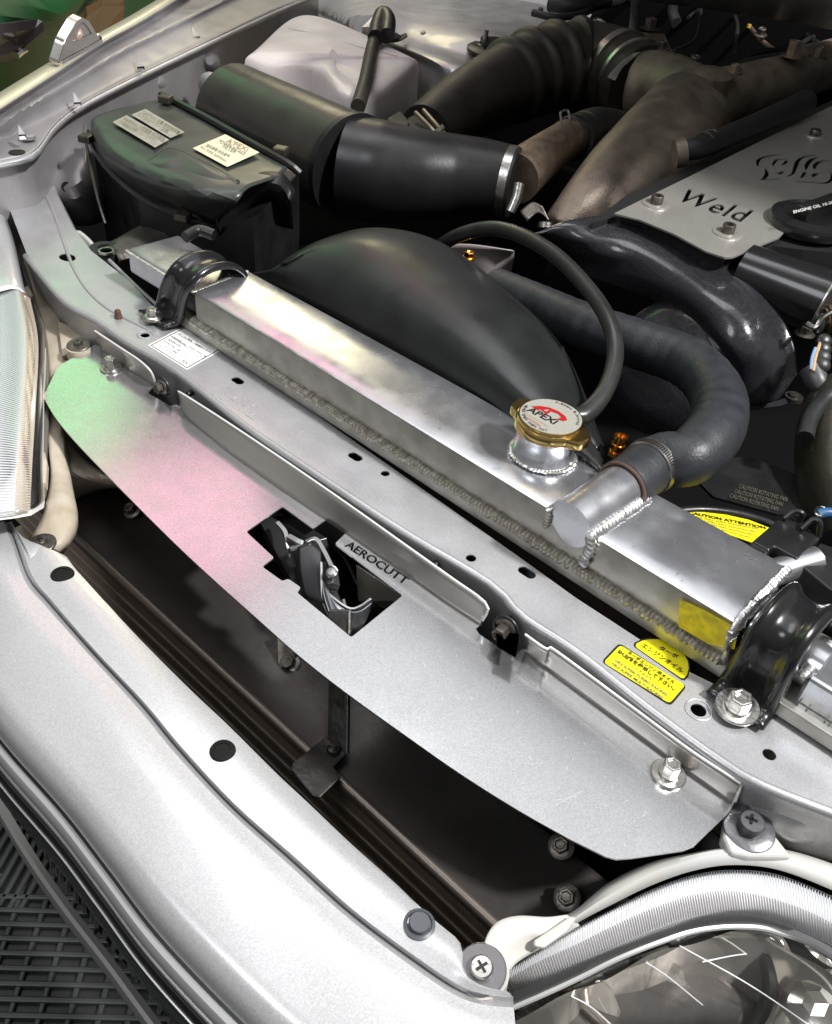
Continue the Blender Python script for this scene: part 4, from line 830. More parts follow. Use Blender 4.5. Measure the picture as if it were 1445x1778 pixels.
# reflector bowl under the lens: faceted, wavy chrome
def wav(p, a): return p+np.array([0, 0, .011*math.sin(p[0]*52+a+p[1]*30)*math.cos(p[1]*60)])
bw = [[wav(p+np.array([.0, dy, dz]), 0) for p in RR[4]] for dy, dz in ((0, -.006), (-.012, -.045), (-.035, -.075), (-.065, -.085), (-.09, -.12), (-.10, -.2))]
mb = MB(); mb.grid([[cr([r[i] for r in bw], 26)[k] for i in range(90)] for k in range(26)]); obj('reflector_bowl', mb, REFL, hr_)
for fk, (fx, fy, fz, fr_) in enumerate(((1010, 1745, -168, .5), (1130, 1700, -170, -.4), (1320, 1672, -165, .3), (1400, 1700, -168, -.5))):  # added chrome curves, put in for bright and dark contrast inside the lamp
    q0 = A(fx, fy, fz); obj('contrast_fin', MB().panel([[q0+np.array([-.020+.01*fr_, .016, .004]), q0+np.array([0, .020, .012]), q0+np.array([.020, .014, .002])], [q0+np.array([-.022, .0, -.006]), q0+np.array([.002, .003, -.001]), q0+np.array([.024, -.002, -.010])], [q0+np.array([-.018, -.022, -.03]), q0+np.array([.004, -.020, -.022]), q0+np.array([.022, -.026, -.034])]], 14, 10), REFL, hr_, solid=.001)
obj('dark_bezel', MB().lathe(A(1225, 1690, -165), (-.25, -.55, .8), [(.040, -.03), (.043, -.003), (.040, 0), (.034, -.006), (.030, -.03)], 40), mat('bezel', (.06, .065, .06), .15, .9), hr_)
obj('projector', MB().lathe(A(1420, 1745, -160), (-.25, -.55, .8), [(.024, -.02), (.024, 0), (.018, .006), (.008, .009), (.0001, .010)], 6), REFL, hr_, smooth=False)
for a, b in (((1078, 1645), (1220, 1745)), ((1180, 1642), (1420, 1790)), ((985, 1726), (1060, 1778)), ((1220, 1670), (1340, 1655))):
    pa, pb = A(*a, -132 if a[0] > 1000 else -148), A(*b, -160); obj('lens_line', MB().tube([pa, (pa+pb)/2+UP*.004, pb], .00045, n=10, seg=6), RIBG, hr_)
hh = thing('headlamp_housing', 'white plastic housing with mounting ears behind the near right headlamp', 'lamp housing', A(1100, 1560, -110))
o1 = [(888, 1676, -112), (935, 1646, -107), (1000, 1604, -103), (1060, 1572, -99), (1130, 1538, -96), (1200, 1513, -93), (1270, 1502, -92), (1350, 1510, -92), (1445, 1545, -92), (1560, 1600, -92)]
o2 = [(896, 1660, -108), (940, 1632, -104), (1005, 1588, -99), (1062, 1548, -94), (1130, 1512, -90), (1200, 1488, -88), (1270, 1478, -88), (1350, 1484, -88), (1445, 1512, -88), (1560, 1560, -88)]
o3 = [(890, 1640, -112), (940, 1610, -112), (1000, 1580, -112), (1055, 1535, -108), (1125, 1500, -104), (1200, 1482, -100), (1275, 1470, -98), (1350, 1473, -96), (1445, 1500, -96), (1560, 1550, -96)]
o4 = down(o3, 0, 0, -50)
obj('housing', MB().panel([pts(r) for r in (o1, o2, o3, o4)], 90, 14), WHTP, hh, solid=.002)
# ear bottom left with dark washer screw
obj('lower_ear', MB().panel([pts(r) for r in ([(838, 1655, -102), (845, 1625, -98), (865, 1600, -96), (900, 1590, -96), (950, 1592, -98), (985, 1588, -100)], [(815, 1690, -104), (850, 1660, -100), (880, 1635, -98), (915, 1620, -98), (955, 1622, -100), (1000, 1600, -102)], [(860, 1700, -108), (880, 1690, -106), (900, 1670, -106), (930, 1652, -108), (965, 1635, -108), (1010, 1610, -108)])], 30, 12), WHTP, hh, solid=.003)
obj('ear_boss', MB().lathe(A(838, 1685, -104), (0, -.15, 1), [(.0155, -.02), (.0155, .0)], 28), WHTP, hh)
screw(hh, A(836, 1684, -102), (0, -.15, 1), .0068, .0145, STEEL, mat('washer_grey', (.16, .155, .16), .4, .7, bump=.3))
pp('tab', [(927, 1632), (990, 1590), (1002, 1592), (985, 1616), (945, 1645), (928, 1642)], -96, .004, WHTP, hh)
# upper ear with black crosshead screw
obj('upper_ear', MB().prism([A(x, y, -84) for x, y in ((1256, 1452), (1262, 1415), (1290, 1398), (1325, 1410), (1340, 1440), (1378, 1488), (1300, 1486), (1268, 1480))], (0, 0, -.012)), WHTP, hh, smooth=False, bevel=.003, seg=3)
screw(hh, A(1300, 1440, -84), (0, -.1, 1), .0072, .0165, mat('screw_grey', (.17, .17, .18), .4, .6), mat('washer_black', (.15, .15, .155), .35, .7, bump=.3))
obj('head', MB().lathe(A(1302, 1434, -80), (0, -.05, 1), [(.0082, 0), (.0082, .005), (.0074, .0062), (.0001, .0064)], 28), mat('screw_dark', (.12, .12, .13), .4, .6, bump=.3), hh)
for k in ((8, 3), (-3, 8)):
    c = A(1306, 1422, -73); obj('cross_slot', MB().box(c+UP*.0001, (.0036*k[0]/8.5, .0036*k[1]/8.5, 0), (-.0007*k[1]/8.5, .0007*k[0]/8.5, 0), (0, 0, .0004)), INK, hh, smooth=False)
# inner panel to the right of the lamp
ip = thing('inner_side_panel', 'silver inner panel sloping down behind the near headlamp', 'body panel', A(1400, 1440, -80))
obj('panel', MB().panel([pts(r) for r in ([(1290, 1350, -66), (1350, 1385, -66), (1445, 1430, -66), (1560, 1480, -66)], [(1300, 1400, -80), (1360, 1430, -80), (1445, 1455, -80), (1560, 1500, -80)], [(1340, 1440, -88), (1375, 1462, -90), (1445, 1468, -92), (1560, 1510, -92)])], 24, 10), PAINT2, ip, solid=.0012)
# ================================================================== LEFT WING (inner fender), strut tower
wg = thing('inner_wing', 'grey inner wing panel with pressed triangular gussets on the far side', 'wing', A(300, 120, 40))
ZF = 40
f0 = [(-60, 200, 60), (0, 160, 62), (92, 104, 66), (170, 58, 70), (235, 22, 74), (320, -30, 78)]
f1 = [(-60, 225, 58), (0, 188, 60), (100, 124, 64), (180, 72, 68), (245, 36, 72), (330, -16, 76)]
f2 = [(-60, 232, 44), (0, 198, 46), (105, 134, 50), (186, 80, 54), (252, 44, 58), (345, -10, 62)]
f3 = [(-60, 248, 42), (0, 214, 44), (112, 148, 48), (200, 95, 52), (275, 56, 56), (380, 4, 60), (470, -40, 64)]
f4 = [(-60, 255, 34), (0, 225, 36), (118, 158, 40), (206, 104, 44), (290, 62, 48), (400, 8, 52), (500, -40, 56)]
f5 = [(-60, 268, 20), (10, 240, 22), (90, 200, 26), (200, 140, 30), (310, 86, 34), (440, 28, 38), (540, -16, 42)]
f6 = [(-60, 290, 16), (20, 276, 18), (62, 262, 20), (95, 218, 24), (145, 180, 26), (255, 124, 30), (360, 74, 34), (480, 18, 38), (560, -16, 42)]
FR = [cr(pts(r), 60) for r in (f0, f1, f2, f3, f4, f5, f6)]
mb = MB(); mb.grid(FR[0:2]); obj('outer_skin', mb, mat('cream_paint', (.66, .62, .44), .35, .3, coat=.4, flake=.1), wg, solid=.002)
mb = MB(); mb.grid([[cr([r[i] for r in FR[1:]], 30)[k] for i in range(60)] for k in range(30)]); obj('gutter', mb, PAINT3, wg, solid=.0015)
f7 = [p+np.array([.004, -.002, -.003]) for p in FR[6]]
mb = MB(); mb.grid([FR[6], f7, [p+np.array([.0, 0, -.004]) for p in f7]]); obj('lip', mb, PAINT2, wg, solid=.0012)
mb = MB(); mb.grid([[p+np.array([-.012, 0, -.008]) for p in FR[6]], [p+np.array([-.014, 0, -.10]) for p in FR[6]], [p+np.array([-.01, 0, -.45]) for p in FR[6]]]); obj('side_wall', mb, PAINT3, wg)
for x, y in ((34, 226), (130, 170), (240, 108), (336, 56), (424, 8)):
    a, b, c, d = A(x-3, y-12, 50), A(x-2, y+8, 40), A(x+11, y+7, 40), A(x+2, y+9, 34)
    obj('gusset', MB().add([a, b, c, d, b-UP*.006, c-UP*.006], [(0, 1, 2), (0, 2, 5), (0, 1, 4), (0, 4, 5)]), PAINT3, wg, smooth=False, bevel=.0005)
obj('bolt_boss', MB().lathe(A(50, 240, 26), UP, [(.009, 0), (.009, .004), (.005, .005), (.0001, .005)], 20), PAINT3, wg)
obj('hole_shade_disc', MB().lathe(A(30, 265, 20.5), UP, [(.010, 0), (.010, .0008)], 20), INK, wg)  # black disc in place of a hole's shade
obj('bolt_boss', MB().lathe(A(487, 4, 36), UP, [(.012, 0), (.012, .006), (.005, .008)], 20), PAINT2, wg)
for x, y in ((262, 135), (356, 100), (358, 140)):
    obj('wall_boss', MB().lathe(A(x+8, y+6, 0), (.8, -.5, .3), [(.02, -.02), (.012, .008), (.007, .012)], 20), PAINT3, wg)
# inner wall below the left limb, with bracket arm and ring
iw = thing('inner_bulkhead_plate', 'grey upright plate with a round hole inside the left corner of the bay', 'body panel', A(110, 330, -40))
obj('plate', MB().panel([pts(r) for r in ([(72, 262, -30), (140, 215, -10), (150, 200, 0)], [(90, 330, -60), (130, 330, -50), (155, 300, -40)], [(120, 390, -120), (160, 390, -120), (200, 370, -120)])], 14, 10), PAINT3, iw, solid=.0015)
obj('round_hole_shade', MB().lathe(A(116, 325, -50), (.6, -.6, .4), [(.007, 0), (.007, .002), (.0001, .002)], 18), INK, iw)  # solid black disc draws the hole's shade, plate is not pierced
arm = thing('air_box_stay', 'dull steel arm with a round bush running under the air box', 'bracket', A(240, 410, -50))
obj('arm', MB().panel([pts(r) for r in ([(168, 435, -58), (215, 410, -55), (300, 362, -50)], [(195, 432, -52), (230, 412, -50), (318, 372, -46)], [(205, 450, -56), (245, 438, -56), (330, 395, -52)], [(205, 460, -80), (245, 450, -80), (330, 410, -80)])], 16, 10), mat('arm_grey', (.13, .12, .105), .45, .5, bump=.3, cvar=.3), arm, solid=.002)
obj('bush', MB().lathe(A(185, 448, -64), UP, [(.019, 0), (.020, .012), (.018, .014), (.009, .014), (.009, .010)], 30), RUB, arm)
obj('bush_ring', MB().lathe(A(185, 438, -50), UP, [(.0095, 0), (.0095, .0025), (.0070, .0025), (.0070, 0)], 24), STEEL, arm)
obj('white_rubber', MB().panel([pts(r) for r in ([(120, 400, -58), (140, 415, -60), (160, 435, -64)], [(135, 400, -52), (152, 415, -54), (168, 436, -58)])], 10, 4), WHTP, arm, solid=.004)
# strut tower
stt = thing('strut_tower', 'pale domed strut tower behind the milky washer tank', 'body panel', A(800, 60, 0))
tw = [[(490, -30, -40), (600, -40, 66), (720, -50, 70), (850, -50, 70), (960, -30, 66), (1010, 10, 50)], [(500, 0, -45), (590, 20, 60), (680, 20, 64), (800, 0, 70), (900, 10, 70), (975, 60, 40)],
      [(510, 20, -50), (600, 50, 36), (700, 60, 48), (780, 60, 62), (850, 70, 60), (930, 100, 10)], [(520, 40, -10), (620, 100, -10), (715, 110, 20), (760, 120, 36), (820, 120, 30), (900, 140, -40)], [(540, 60, -80), (640, 160, -80), (722, 200, -60), (760, 190, -30), (820, 200, -60), (900, 200, -100)]]
obj('tower', MB().panel([pts(r) for r in [[(p[0]+24, p[1]+6, p[2]-6) for p in q_] for q_ in tw]], 50, 40), mat('tower_paint', (.58, .56, .57), .36, .4, bump=.1, bscale=60, rvar=.08, cvar=.15, cscale=12, coat=.3), stt)
obj('top_mount', MB().lathe(A(862, 92, 46), (.05, 0, 1), [(.055, 0), (.055, .005), (.050, .008), (.03, .010), (.03, .02), (.0001, .02)], 40), BLKP, stt)
hexbolt(stt, A(840, 80, 54), UP, .008, h=.012, wr=.012, m=STEELD); hexbolt(stt, A(917, 72, 54), UP, .008, h=.012, wr=.012, m=STEELD)
obj('stud', MB().lathe(A(842, 76, 60), UP, [(.0045, 0), (.0045, .022)], 14), STEEL, stt)
hexbolt(stt, A(938, 22, 60), UP, .006, wr=.009, m=STEELD); hexbolt(stt, A(915, 68, 58), UP, .006, wr=.009, m=STEELD); obj('dimple', MB().lathe(A(735, 58, 58), (0, -.4, 1), [(.005, 0), (.005, .003), (.0001, .004)], 14), PAINT3, stt)
# ================================================================== WASHER TANK
wt = thing('washer_tank', 'milky white plastic washer tank with a rounded top', 'tank', A(600, 150, -40))
tp = [A(424, 95, 42), A(532, 22, 46), A(708, 92, 40), A(716, 110, 34), A(640, 168, 26), A(592, 158, 30), A(548, 118, 34), A(470, 112, 38)]
tpc = sum(tp)/8
ring0 = cr(tp+[tp[0]], 60)[:-1]
def sc(r, k, dz): return [tpc+(p-tpc)*np.array([k, k, 1])+UP*dz for p in r]
mb = MB(); mb.grid([sc(ring0, .05, .006), sc(ring0, .6, .005), sc(ring0, .85, .003), sc(ring0, .95, -.001), sc(ring0, .985, -.006), sc(ring0, 1.0, -.016), sc(ring0, 1.01, -.06), sc(ring0, 1.0, -.13)], True, True); obj('tank_body', mb, TANKW, wt)
obj('moulded_seam', MB().tube([A(500, 48, 52), A(550, 60, 50), A(620, 80, 48), A(690, 96, 44)], .0012, n=20, seg=6), TANKW, wt)
wh = thing('washer_hose', 'black hose with an elbow and cap dropping in front of the washer tank', 'hose', A(650, 100, 40))
obj('elbow', MB().tube([A(672, 62, 62), A(674, 36, 76), A(665, 24, 80), A(656, 44, 70), A(652, 66, 62)], rpx(A(660, 40, 60), 13), n=24, seg=14), BLKP, wh)
obj('hose_body', MB().tube([A(655, 50, 64), A(645, 90, 50), A(635, 140, 40), A(622, 185, 30)], rpx(A(645, 90, 60), 12), n=20, seg=14), RUBD, wh)
obj('cap', MB().lathe(A(668, 68, 50), UP, [(.028, 0), (.030, .002), (.030, .007), (.024, .010), (.012, .012), (.012, .02)], 30), BLKP, wh)
pp('cap_tab', [(690, 62), (706, 56), (708, 62), (694, 70)], 56, .003, RUBD, wh)
# ================================================================== AIR BOX
ab = thing('air_box', 'black air box with greenish reflective lid carrying three labels', 'air box', A(330, 300, -30))
g0 = [(258, 176, 44), (300, 172, 44), (345, 196, 44), (440, 250, 44), (500, 288, 42)]
g1_ = [(200, 190, 44), (262, 198, 45), (330, 228, 45), (420, 276, 45), (482, 306, 42)]
g2_ = [(162, 205, 42), (205, 228, 44), (290, 262, 46), (380, 300, 46), (430, 326, 42)]
g3_ = [(158, 222, 34), (185, 262, 36), (250, 300, 38), (345, 334, 38), (412, 352, 30)]
g4_ = [(162, 240, 10), (190, 290, 10), (250, 332, 6), (320, 364, 0), (375, 388, -10)]
LIDM = mat('air_box_lid', (.040, .046, .040), .38, 0, bump=.1, bscale=120, coat=.1, rvar=.1, rscale=18, cvar=.3, cscale=20)
obj('lid', MB().panel([pts(r) for r in (g0, g1_, g2_, g3_, g4_)], 44, 24), LIDM, ab, solid=.002)
obj('raised_scoop', MB().panel([pts(r) for r in ([(240, 290, 38.8), (268, 272, 46), (296, 256, 48.5), (350, 278, 48.5), (416, 313, 46)], [(242, 292, 38), (285, 282, 47), (320, 280, 49), (370, 305, 47), (404, 335, 36)], [(246, 300, 34), (290, 318, 36), (330, 335, 34), (370, 352, 26), (392, 366, 12)])], 24, 14), LIDM, ab, solid=.0015)
rim = [(155, 232, 6), (166, 262, 4), (196, 300, 2), (240, 338, -4), (290, 366, -10), (335, 384, -16), (372, 396, -22)]
obj('lid_rim', MB().tube([A(*p) for p in rim], .004, n=30, seg=8, squash=1.5), BLKP, ab)
obj('lid_rim', MB().tube([A(*p) for p in ((280, 164, 48), (350, 200, 48), (430, 245, 48), (500, 284, 44), (520, 300, 36))], .005, n=30, seg=8), BLKP, ab)
bd = [(158, 228, 2), (240, 336, -6), (372, 398, -24), (440, 380, 10), (520, 300, 20), (300, 170, 20)]
obj('body', MB().prism([A(*p) for p in bd], (0, 0, -.22)), BLKP, ab, smooth=False)
obj('outlet_shell', MB().panel([pts(r) for r in ([(378, 396, -14), (384, 360, 14), (410, 322, 34), (448, 300, 44), (490, 300, 44), (512, 330, 30)], [(384, 420, -40), (402, 370, 0), (430, 340, 20), (462, 330, 28), (490, 340, 24), (505, 360, 10)], [(388, 470, -90), (420, 420, -60), (450, 400, -50), (480, 400, -50), (500, 400, -50), (510, 400, -50)])], 24, 16), BLKP, ab, solid=.003)
for x, y, z in ((488, 262, 50), (288, 172, 52), (318, 376, -8), (150, 240, 16)):
    obj('spring_clip', MB().box(A(x, y, z), (.008, .004, 0), (-.004, .007, 0), (0, 0, .005)), mat('clip_metal', (.10, .09, .07), .35, .7, bump=.3), ab, smooth=False, bevel=.002)
obj('wire_clip', MB().tube([A(150, 250, 0), A(160, 300, -20), A(172, 350, -40), A(184, 388, -60)], .0022, n=16, seg=8), STEELD, ab)
LP_ = Plane(A(248, 235, 46.5), A(420, 290, 47), A(300, 196, 46)); 
def lab(label, poly, m, lines):
    U_ = [(a[0], a[1]) for a in [LP_.uv(*p) for p in poly]]; t = thing('label', label, 'label', LP_.to3(*np.mean(U_, axis=0)))
    mb = MB(); flat(mb, LP_, [U_], .0002, .0024); obj('label_sheet', mb, m, t, smooth=False)
    for s, a, b, u, mm in lines: pxtext(t, LP_, s, a, b, u, mm, h=.0029)
    return t
L4 = lambda x, y: (180+x/4.516, 180+y/4.516)
lab('upper of two faded grey caution labels on the air box lid', [L4(*p) for p in ((330, 55), (635, 238), (525, 285), (220, 102))], GREYL, [('CAUTION 注意 取扱説明書', L4(300, 92), L4(590, 262), L4(318, 72), INKG), ('エアクリーナー交換', L4(262, 108), L4(500, 250), L4(280, 90), INKG)])
lab('lower of two faded grey caution labels on the air box lid', [L4(*p) for p in ((182, 105), (515, 298), (405, 360), (72, 160))], GREYL, [('WARNING 火気厳禁 純正部品', L4(150, 145), L4(470, 320), L4(170, 120), INKG), ('この部品は分解しないで下さい', L4(110, 160), L4(410, 330), L4(128, 142), INKG)])
lab('cream coloured specification label at the outlet end of the air box lid', [L4(*p) for p in ((955, 255), (1222, 398), (970, 512), (700, 365))], CREAM, [("A'PEXi", L4(960, 320), L4(1120, 395), L4(985, 290), mat('brown_ink', (.25, .15, .08), .5)), ('POWER INTAKE', L4(900, 320), L4(1100, 425), L4(920, 298), INKG), ('FILTER', L4(930, 360), L4(1030, 410), L4(950, 335), INKG), ('適合車種 部品番号', L4(800, 350), L4(980, 440), L4(815, 335), INKG), ('01-T02 2500cc', L4(760, 365), L4(960, 475), L4(770, 350), INKG)])
# oil-cooler like finned grille seen right of the air box
fg = thing('duct_grille', 'rusty brown slatted duct between air box and radiator', 'grille', A(420, 420, -60))
for k in range(9):
    a, b = A(385, 368+k*13, -20-k*8), A(428, 378+k*13, -20-k*8); obj('slat', MB().tube([a, b], .003, seg=6), mat('rust_brown', (.12, .06, .035), .5, .4) if k == 0 else bpy.data.materials['rust_brown'], fg)
# ================================================================== INTAKE PLUMBING
ip1 = thing('intake_pipe', 'wide matt black intake cylinder leading from the wing to the rubber elbow', 'pipe', A(480, 200, 10))
c_a, c_b = A(395, 190, 0), A(612, 292, 0)
obj('cylinder', MB().tube([c_a, c_a+(c_b-c_a)*.06, c_b], [rpx(c_a, 60), rpx(c_a, 78), rpx(c_b, 88)], seg=48), mat('intake_satin', (.035, .034, .028), .33, 0, bump=.12, bscale=160, rvar=.08, rscale=20, cvar=.3, cscale=18), ip1)
obj('end_band', MB().tube([c_b-(c_b-c_a)*.02, c_b+(c_b-c_a)*.01], rpx(c_b, 91), seg=48), BLKP, ip1)
el = thing('intake_elbow', 'smooth black silicone elbow between the intake cylinder and a steel hose clamp', 'hose', A(760, 290, 0))
ep = [c_b-(c_b-c_a)*.02, A(665, 300, 0), A(725, 305, 2), A(790, 305, 6), A(850, 310, 8), A(893, 318, 8)]
er_ = [rpx(p, r) for p, r in zip(ep, (84, 84, 76, 67, 62, 58))]
obj('elbow_body', MB().tube(ep, er_, n=50, seg=44), HOSE, el)
EC = cr(ep, 50); clamp(el, EC[47], _n(EC[49]-EC[46]), rpx(EC[48], 58.5), .012, STEEL, slots=0, scr=None)
obj('clamp_screw', MB().tube([A(902, 318, 60), A(896, 345, 44), A(886, 368, 30)], .006, n=8, seg=12), STEEL, el)
# second pipe, brown metal, leaving the elbow to upper right
t2 = thing('turbo_inlet_pipe', 'brownish cast metal pipe between two clamps beside the black elbow', 'pipe', A(950, 260, 20))
tpz = [A(895, 310, 10), A(925, 285, 16), A(965, 255, 26), A(990, 238, 32), A(1015, 226, 34)]
obj('pipe_body', MB().tube(tpz, [rpx(tpz[0], 44), rpx(tpz[1], 40), rpx(tpz[2], 34), rpx(tpz[3], 31), rpx(tpz[4], 32)], n=30, seg=32), COPPR, t2)
clamp(t2, tpz[3], _n(tpz[4]-tpz[2]), rpx(tpz[3], 33), .010, STEELD, slots=0)
obj('clamp_ear', MB().tube([A(975, 212, 60), A(974, 195, 70), A(986, 192, 70), A(990, 208, 62)], .0016, n=16, seg=6), STEEL, t2)
obj('coupler', MB().tube([A(996, 240, 30), A(1040, 225, 24), A(1090, 240, 0), A(1120, 280, -60)], [rpx(A(996, 240, 30), 38)]*4, n=24, seg=28), RUB, t2)
# corrugated rubber hose
rh = thing('rubber_intake_hose', 'large ridged rubber intake hose bending behind the elbow up to a barcode clamp', 'hose', A(900, 130, 20))
hp = [A(740, 235, -20), A(800, 190, 0), A(860, 155, 20), A(930, 125, 36), A(1000, 112, 44), A(1060, 122, 44), A(1112, 150, 40)]
HQ = cr(hp, 140); kk = np.linspace(0, 1, 140); rr = []
for i, t in enumerate(kk):
    base_r = np.interp(t, [0, .3, .6, .85, 1], [52, 60, 66, 68, 66])
    w = 0
    if .42 < t < .80: w = 8.5*max(0, math.sin((t-.42)/.38*2*PI*4.0))
    rr.append(rpx(HQ[i], base_r+w))
obj('hose_body', MB().tube(HQ, rr, seg=44), RUBD, rh)
clamp(rh, HQ[122], _n(HQ[126]-HQ[118]), rpx(HQ[122], 69), .016, STEEL, slots=0)
clamp(rh, HQ[133], _n(HQ[137]-HQ[130]), rpx(HQ[133], 69), .008, STEEL, slots=0)
bc = Plane(A(1058, 136, 96), A(1110, 92, 110), A(1068, 140, 92))
pl_ = thing('barcode_tag', 'white barcode tag on the clamp of the rubber intake hose', 'tag', A(1080, 112, 110))
tg = [(1055, 134), (1062, 124), (1082, 104), (1100, 92), (1112, 90), (1098, 102), (1080, 118), (1068, 140)]
mb = MB(); flat(mb, bc, [[bc.uv(*p) for p in tg]], .0005, 0); obj('tag_sheet', mb, GREYL if False else mat('tag_paper', (.42, .40, .36), .45), pl_, smooth=False)
for k in range(11):
    t = k/10.; x, y = 1066+t*30, 130-t*31; pxline(pl_, bc, (x-3, y-3), (x+4, y+4), .0014, .0006)
pc = thing('plug_connector', 'small dark electrical connector with two metal prongs beside the rubber hose', 'connector', A(745, 210, 20))
pp('body', [(708, 205), (728, 195), (752, 222), (738, 240), (715, 228)], 30, .03, BLKP, pc)
for dx in (0, 14): obj('prong', MB().tube([A(722+dx, 196-dx*.3, 40), A(748+dx*1.2, 222+dx*.2, 34), A(770+dx, 248, 20)], .0035, n=8, seg=8), mat('prong_metal', (.22, .20, .16), .35, .8) if dx == 0 else bpy.data.materials['prong_metal'], pc)
pp('lock_tab', [(740, 238), (768, 214), (773, 220), (748, 246)], 40, .004, STEELD, pc); pp('block', [(672, 205), (695, 192), (712, 212), (700, 228)], 30, .03, BLKP, pc)
# cast intake manifold pipe
im = thing('intake_manifold', 'large brown cast intake duct forking across the rear of the engine', 'manifold', A(1150, 230, 60))
mb = MB()
def blob(P, rad, n=30, seg=26): mb.tube(P, [rpx(p, r) for p, r in zip(P, rad)], n=n, seg=seg)
blob([A(1105, 150, 40), A(1150, 158, 44), A(1200, 180, 50), A(1250, 190, 56)], (58, 62, 62, 56))
blob([A(1180, 185, 50), A(1260, 165, 62), A(1350, 140, 72), A(1445, 110, 84), A(1500, 95, 90)], (55, 46, 42, 40, 40))
blob([A(1185, 190, 50), A(1130, 250, 30), A(1075, 300, 10), A(1020, 350, -10), A(965, 400, -40)], (64, 68, 62, 48, 30))
blob([A(1220, 200, 50), A(1180, 262, 32), A(1120, 320, 10), A(1040, 372, -20)], (50, 52, 44, 28))
blob([A(1240, 200, 50), A(1215, 240, 44)], (34, 30), 8)
obj('casting', mb, CAST, im, remesh=.0045)
obj('flange_boss', MB().lathe(A(1238, 132, 100), (.1, -.1, 1), [(.030, -.02), (.030, .004), (.022, .008), (.0001, .008)], 24), CAST, im)
hexbolt(im, A(1275, 125, 100), UP, .009, h=.01, m=COPPR); hexbolt(im, A(1375, 98, 116), UP, .012, h=.022, m=COPPR); hexbolt(im, A(1420, 100, 120), UP, .010, h=.014, m=STEELD)
bh = thing('breather_hose', 'black rubber hose lying along the brown cast duct above the engine cover', 'hose', A(1300, 230, 90))
obj('hose_body', MB().tube([A(1185, 262, 82), A(1215, 256, 88), A(1260, 238, 92), A(1330, 208, 100), A(1400, 176, 112)], [rpx(A(1200, 260, 80), r) for r in (17, 18, 19, 20, 22)], n=40, seg=20), RUB, bh)
for t, x, y in ((0, 1222, 250), (1, 1234, 246)): obj('spring_clip', MB().lathe(A(x, y, 90), _n(A(1260, 238, 92)-A(1215, 256, 88)), [(rpx(A(x, y, 90), 19.5), 0), (rpx(A(x, y, 90), 20.5), .001), (rpx(A(x, y, 90), 20.5), .004), (rpx(A(x, y, 90), 19.5), .005)], 24), STEELD, bh)
obj('spigot', MB().lathe(A(1185, 265, 80), _n(A(1215, 256, 88)-A(1185, 262, 82)), [(rpx(A(1190, 262, 80), 24), -.01), (rpx(A(1190, 262, 80), 24), .004)], 24), CAST, bh)
# ================================================================== ENGINE
eb = thing('engine_block', 'dark mass of the engine below its covers', 'engine', np.array([-.35, 1.0, -.1]))
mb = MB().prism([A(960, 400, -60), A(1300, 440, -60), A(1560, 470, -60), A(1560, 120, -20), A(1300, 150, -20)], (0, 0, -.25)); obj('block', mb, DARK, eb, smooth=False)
EPL = Plane(A(1065, 375, 60), A(1255, 450, 60), A(1445, 195, 92))
vc = thing('valve_cover', 'dark grey valve cover under the brushed plate', 'engine cover', A(1250, 400, 50))
rim_ = [(1030, 378), (1090, 330), (1445, 168), (1600, 100), (1600, 440), (1400, 425), (1345, 418), (1300, 430), (1262, 440), (1225, 430), (1170, 400), (1112, 376), (1072, 368)]
mb = MB(); flat(mb, EPL, [[EPL.uv(*p) for p in rim_]], .03, -.021); obj('cover_body', mb, mat('cover_dark', (.03, .03, .031), .35, .3, bump=.3, bscale=90), vc, smooth=False, bevel=.003)
wp = thing('engine_plate', 'brushed metal engine plate cut with lettering and a flame like emblem', 'plate', EPL.hit(1250, 350))
ol = [(1066, 374), (1100, 357), (1200, 308), (1300, 258), (1445, 186), (1560, 132), (1560, 330), (1445, 352), (1425, 352), (1400, 350), (1365, 352), (1344, 362), (1339, 378), (1348, 394), (1362, 405), (1352, 416), (1300, 438), (1272, 450), (1258, 451), (1225, 440), (1170, 410), (1110, 385)]
z3 = lambda x, y: (1150+x/4.898, 180+y/4.898)
PE = [EPL.uv(*p) for p in ol]
p0, p1, u0 = [np.array(EPL.uv(*z3(*p))) for p in ((95, 825), (690, 1035), (235, 755))]
tl = loops_of_text('Weld', bold=.022, shear=.2, space=1.08); X = [p[0] for L in tl for p in L]; x0, x1 = min(X), max(X)
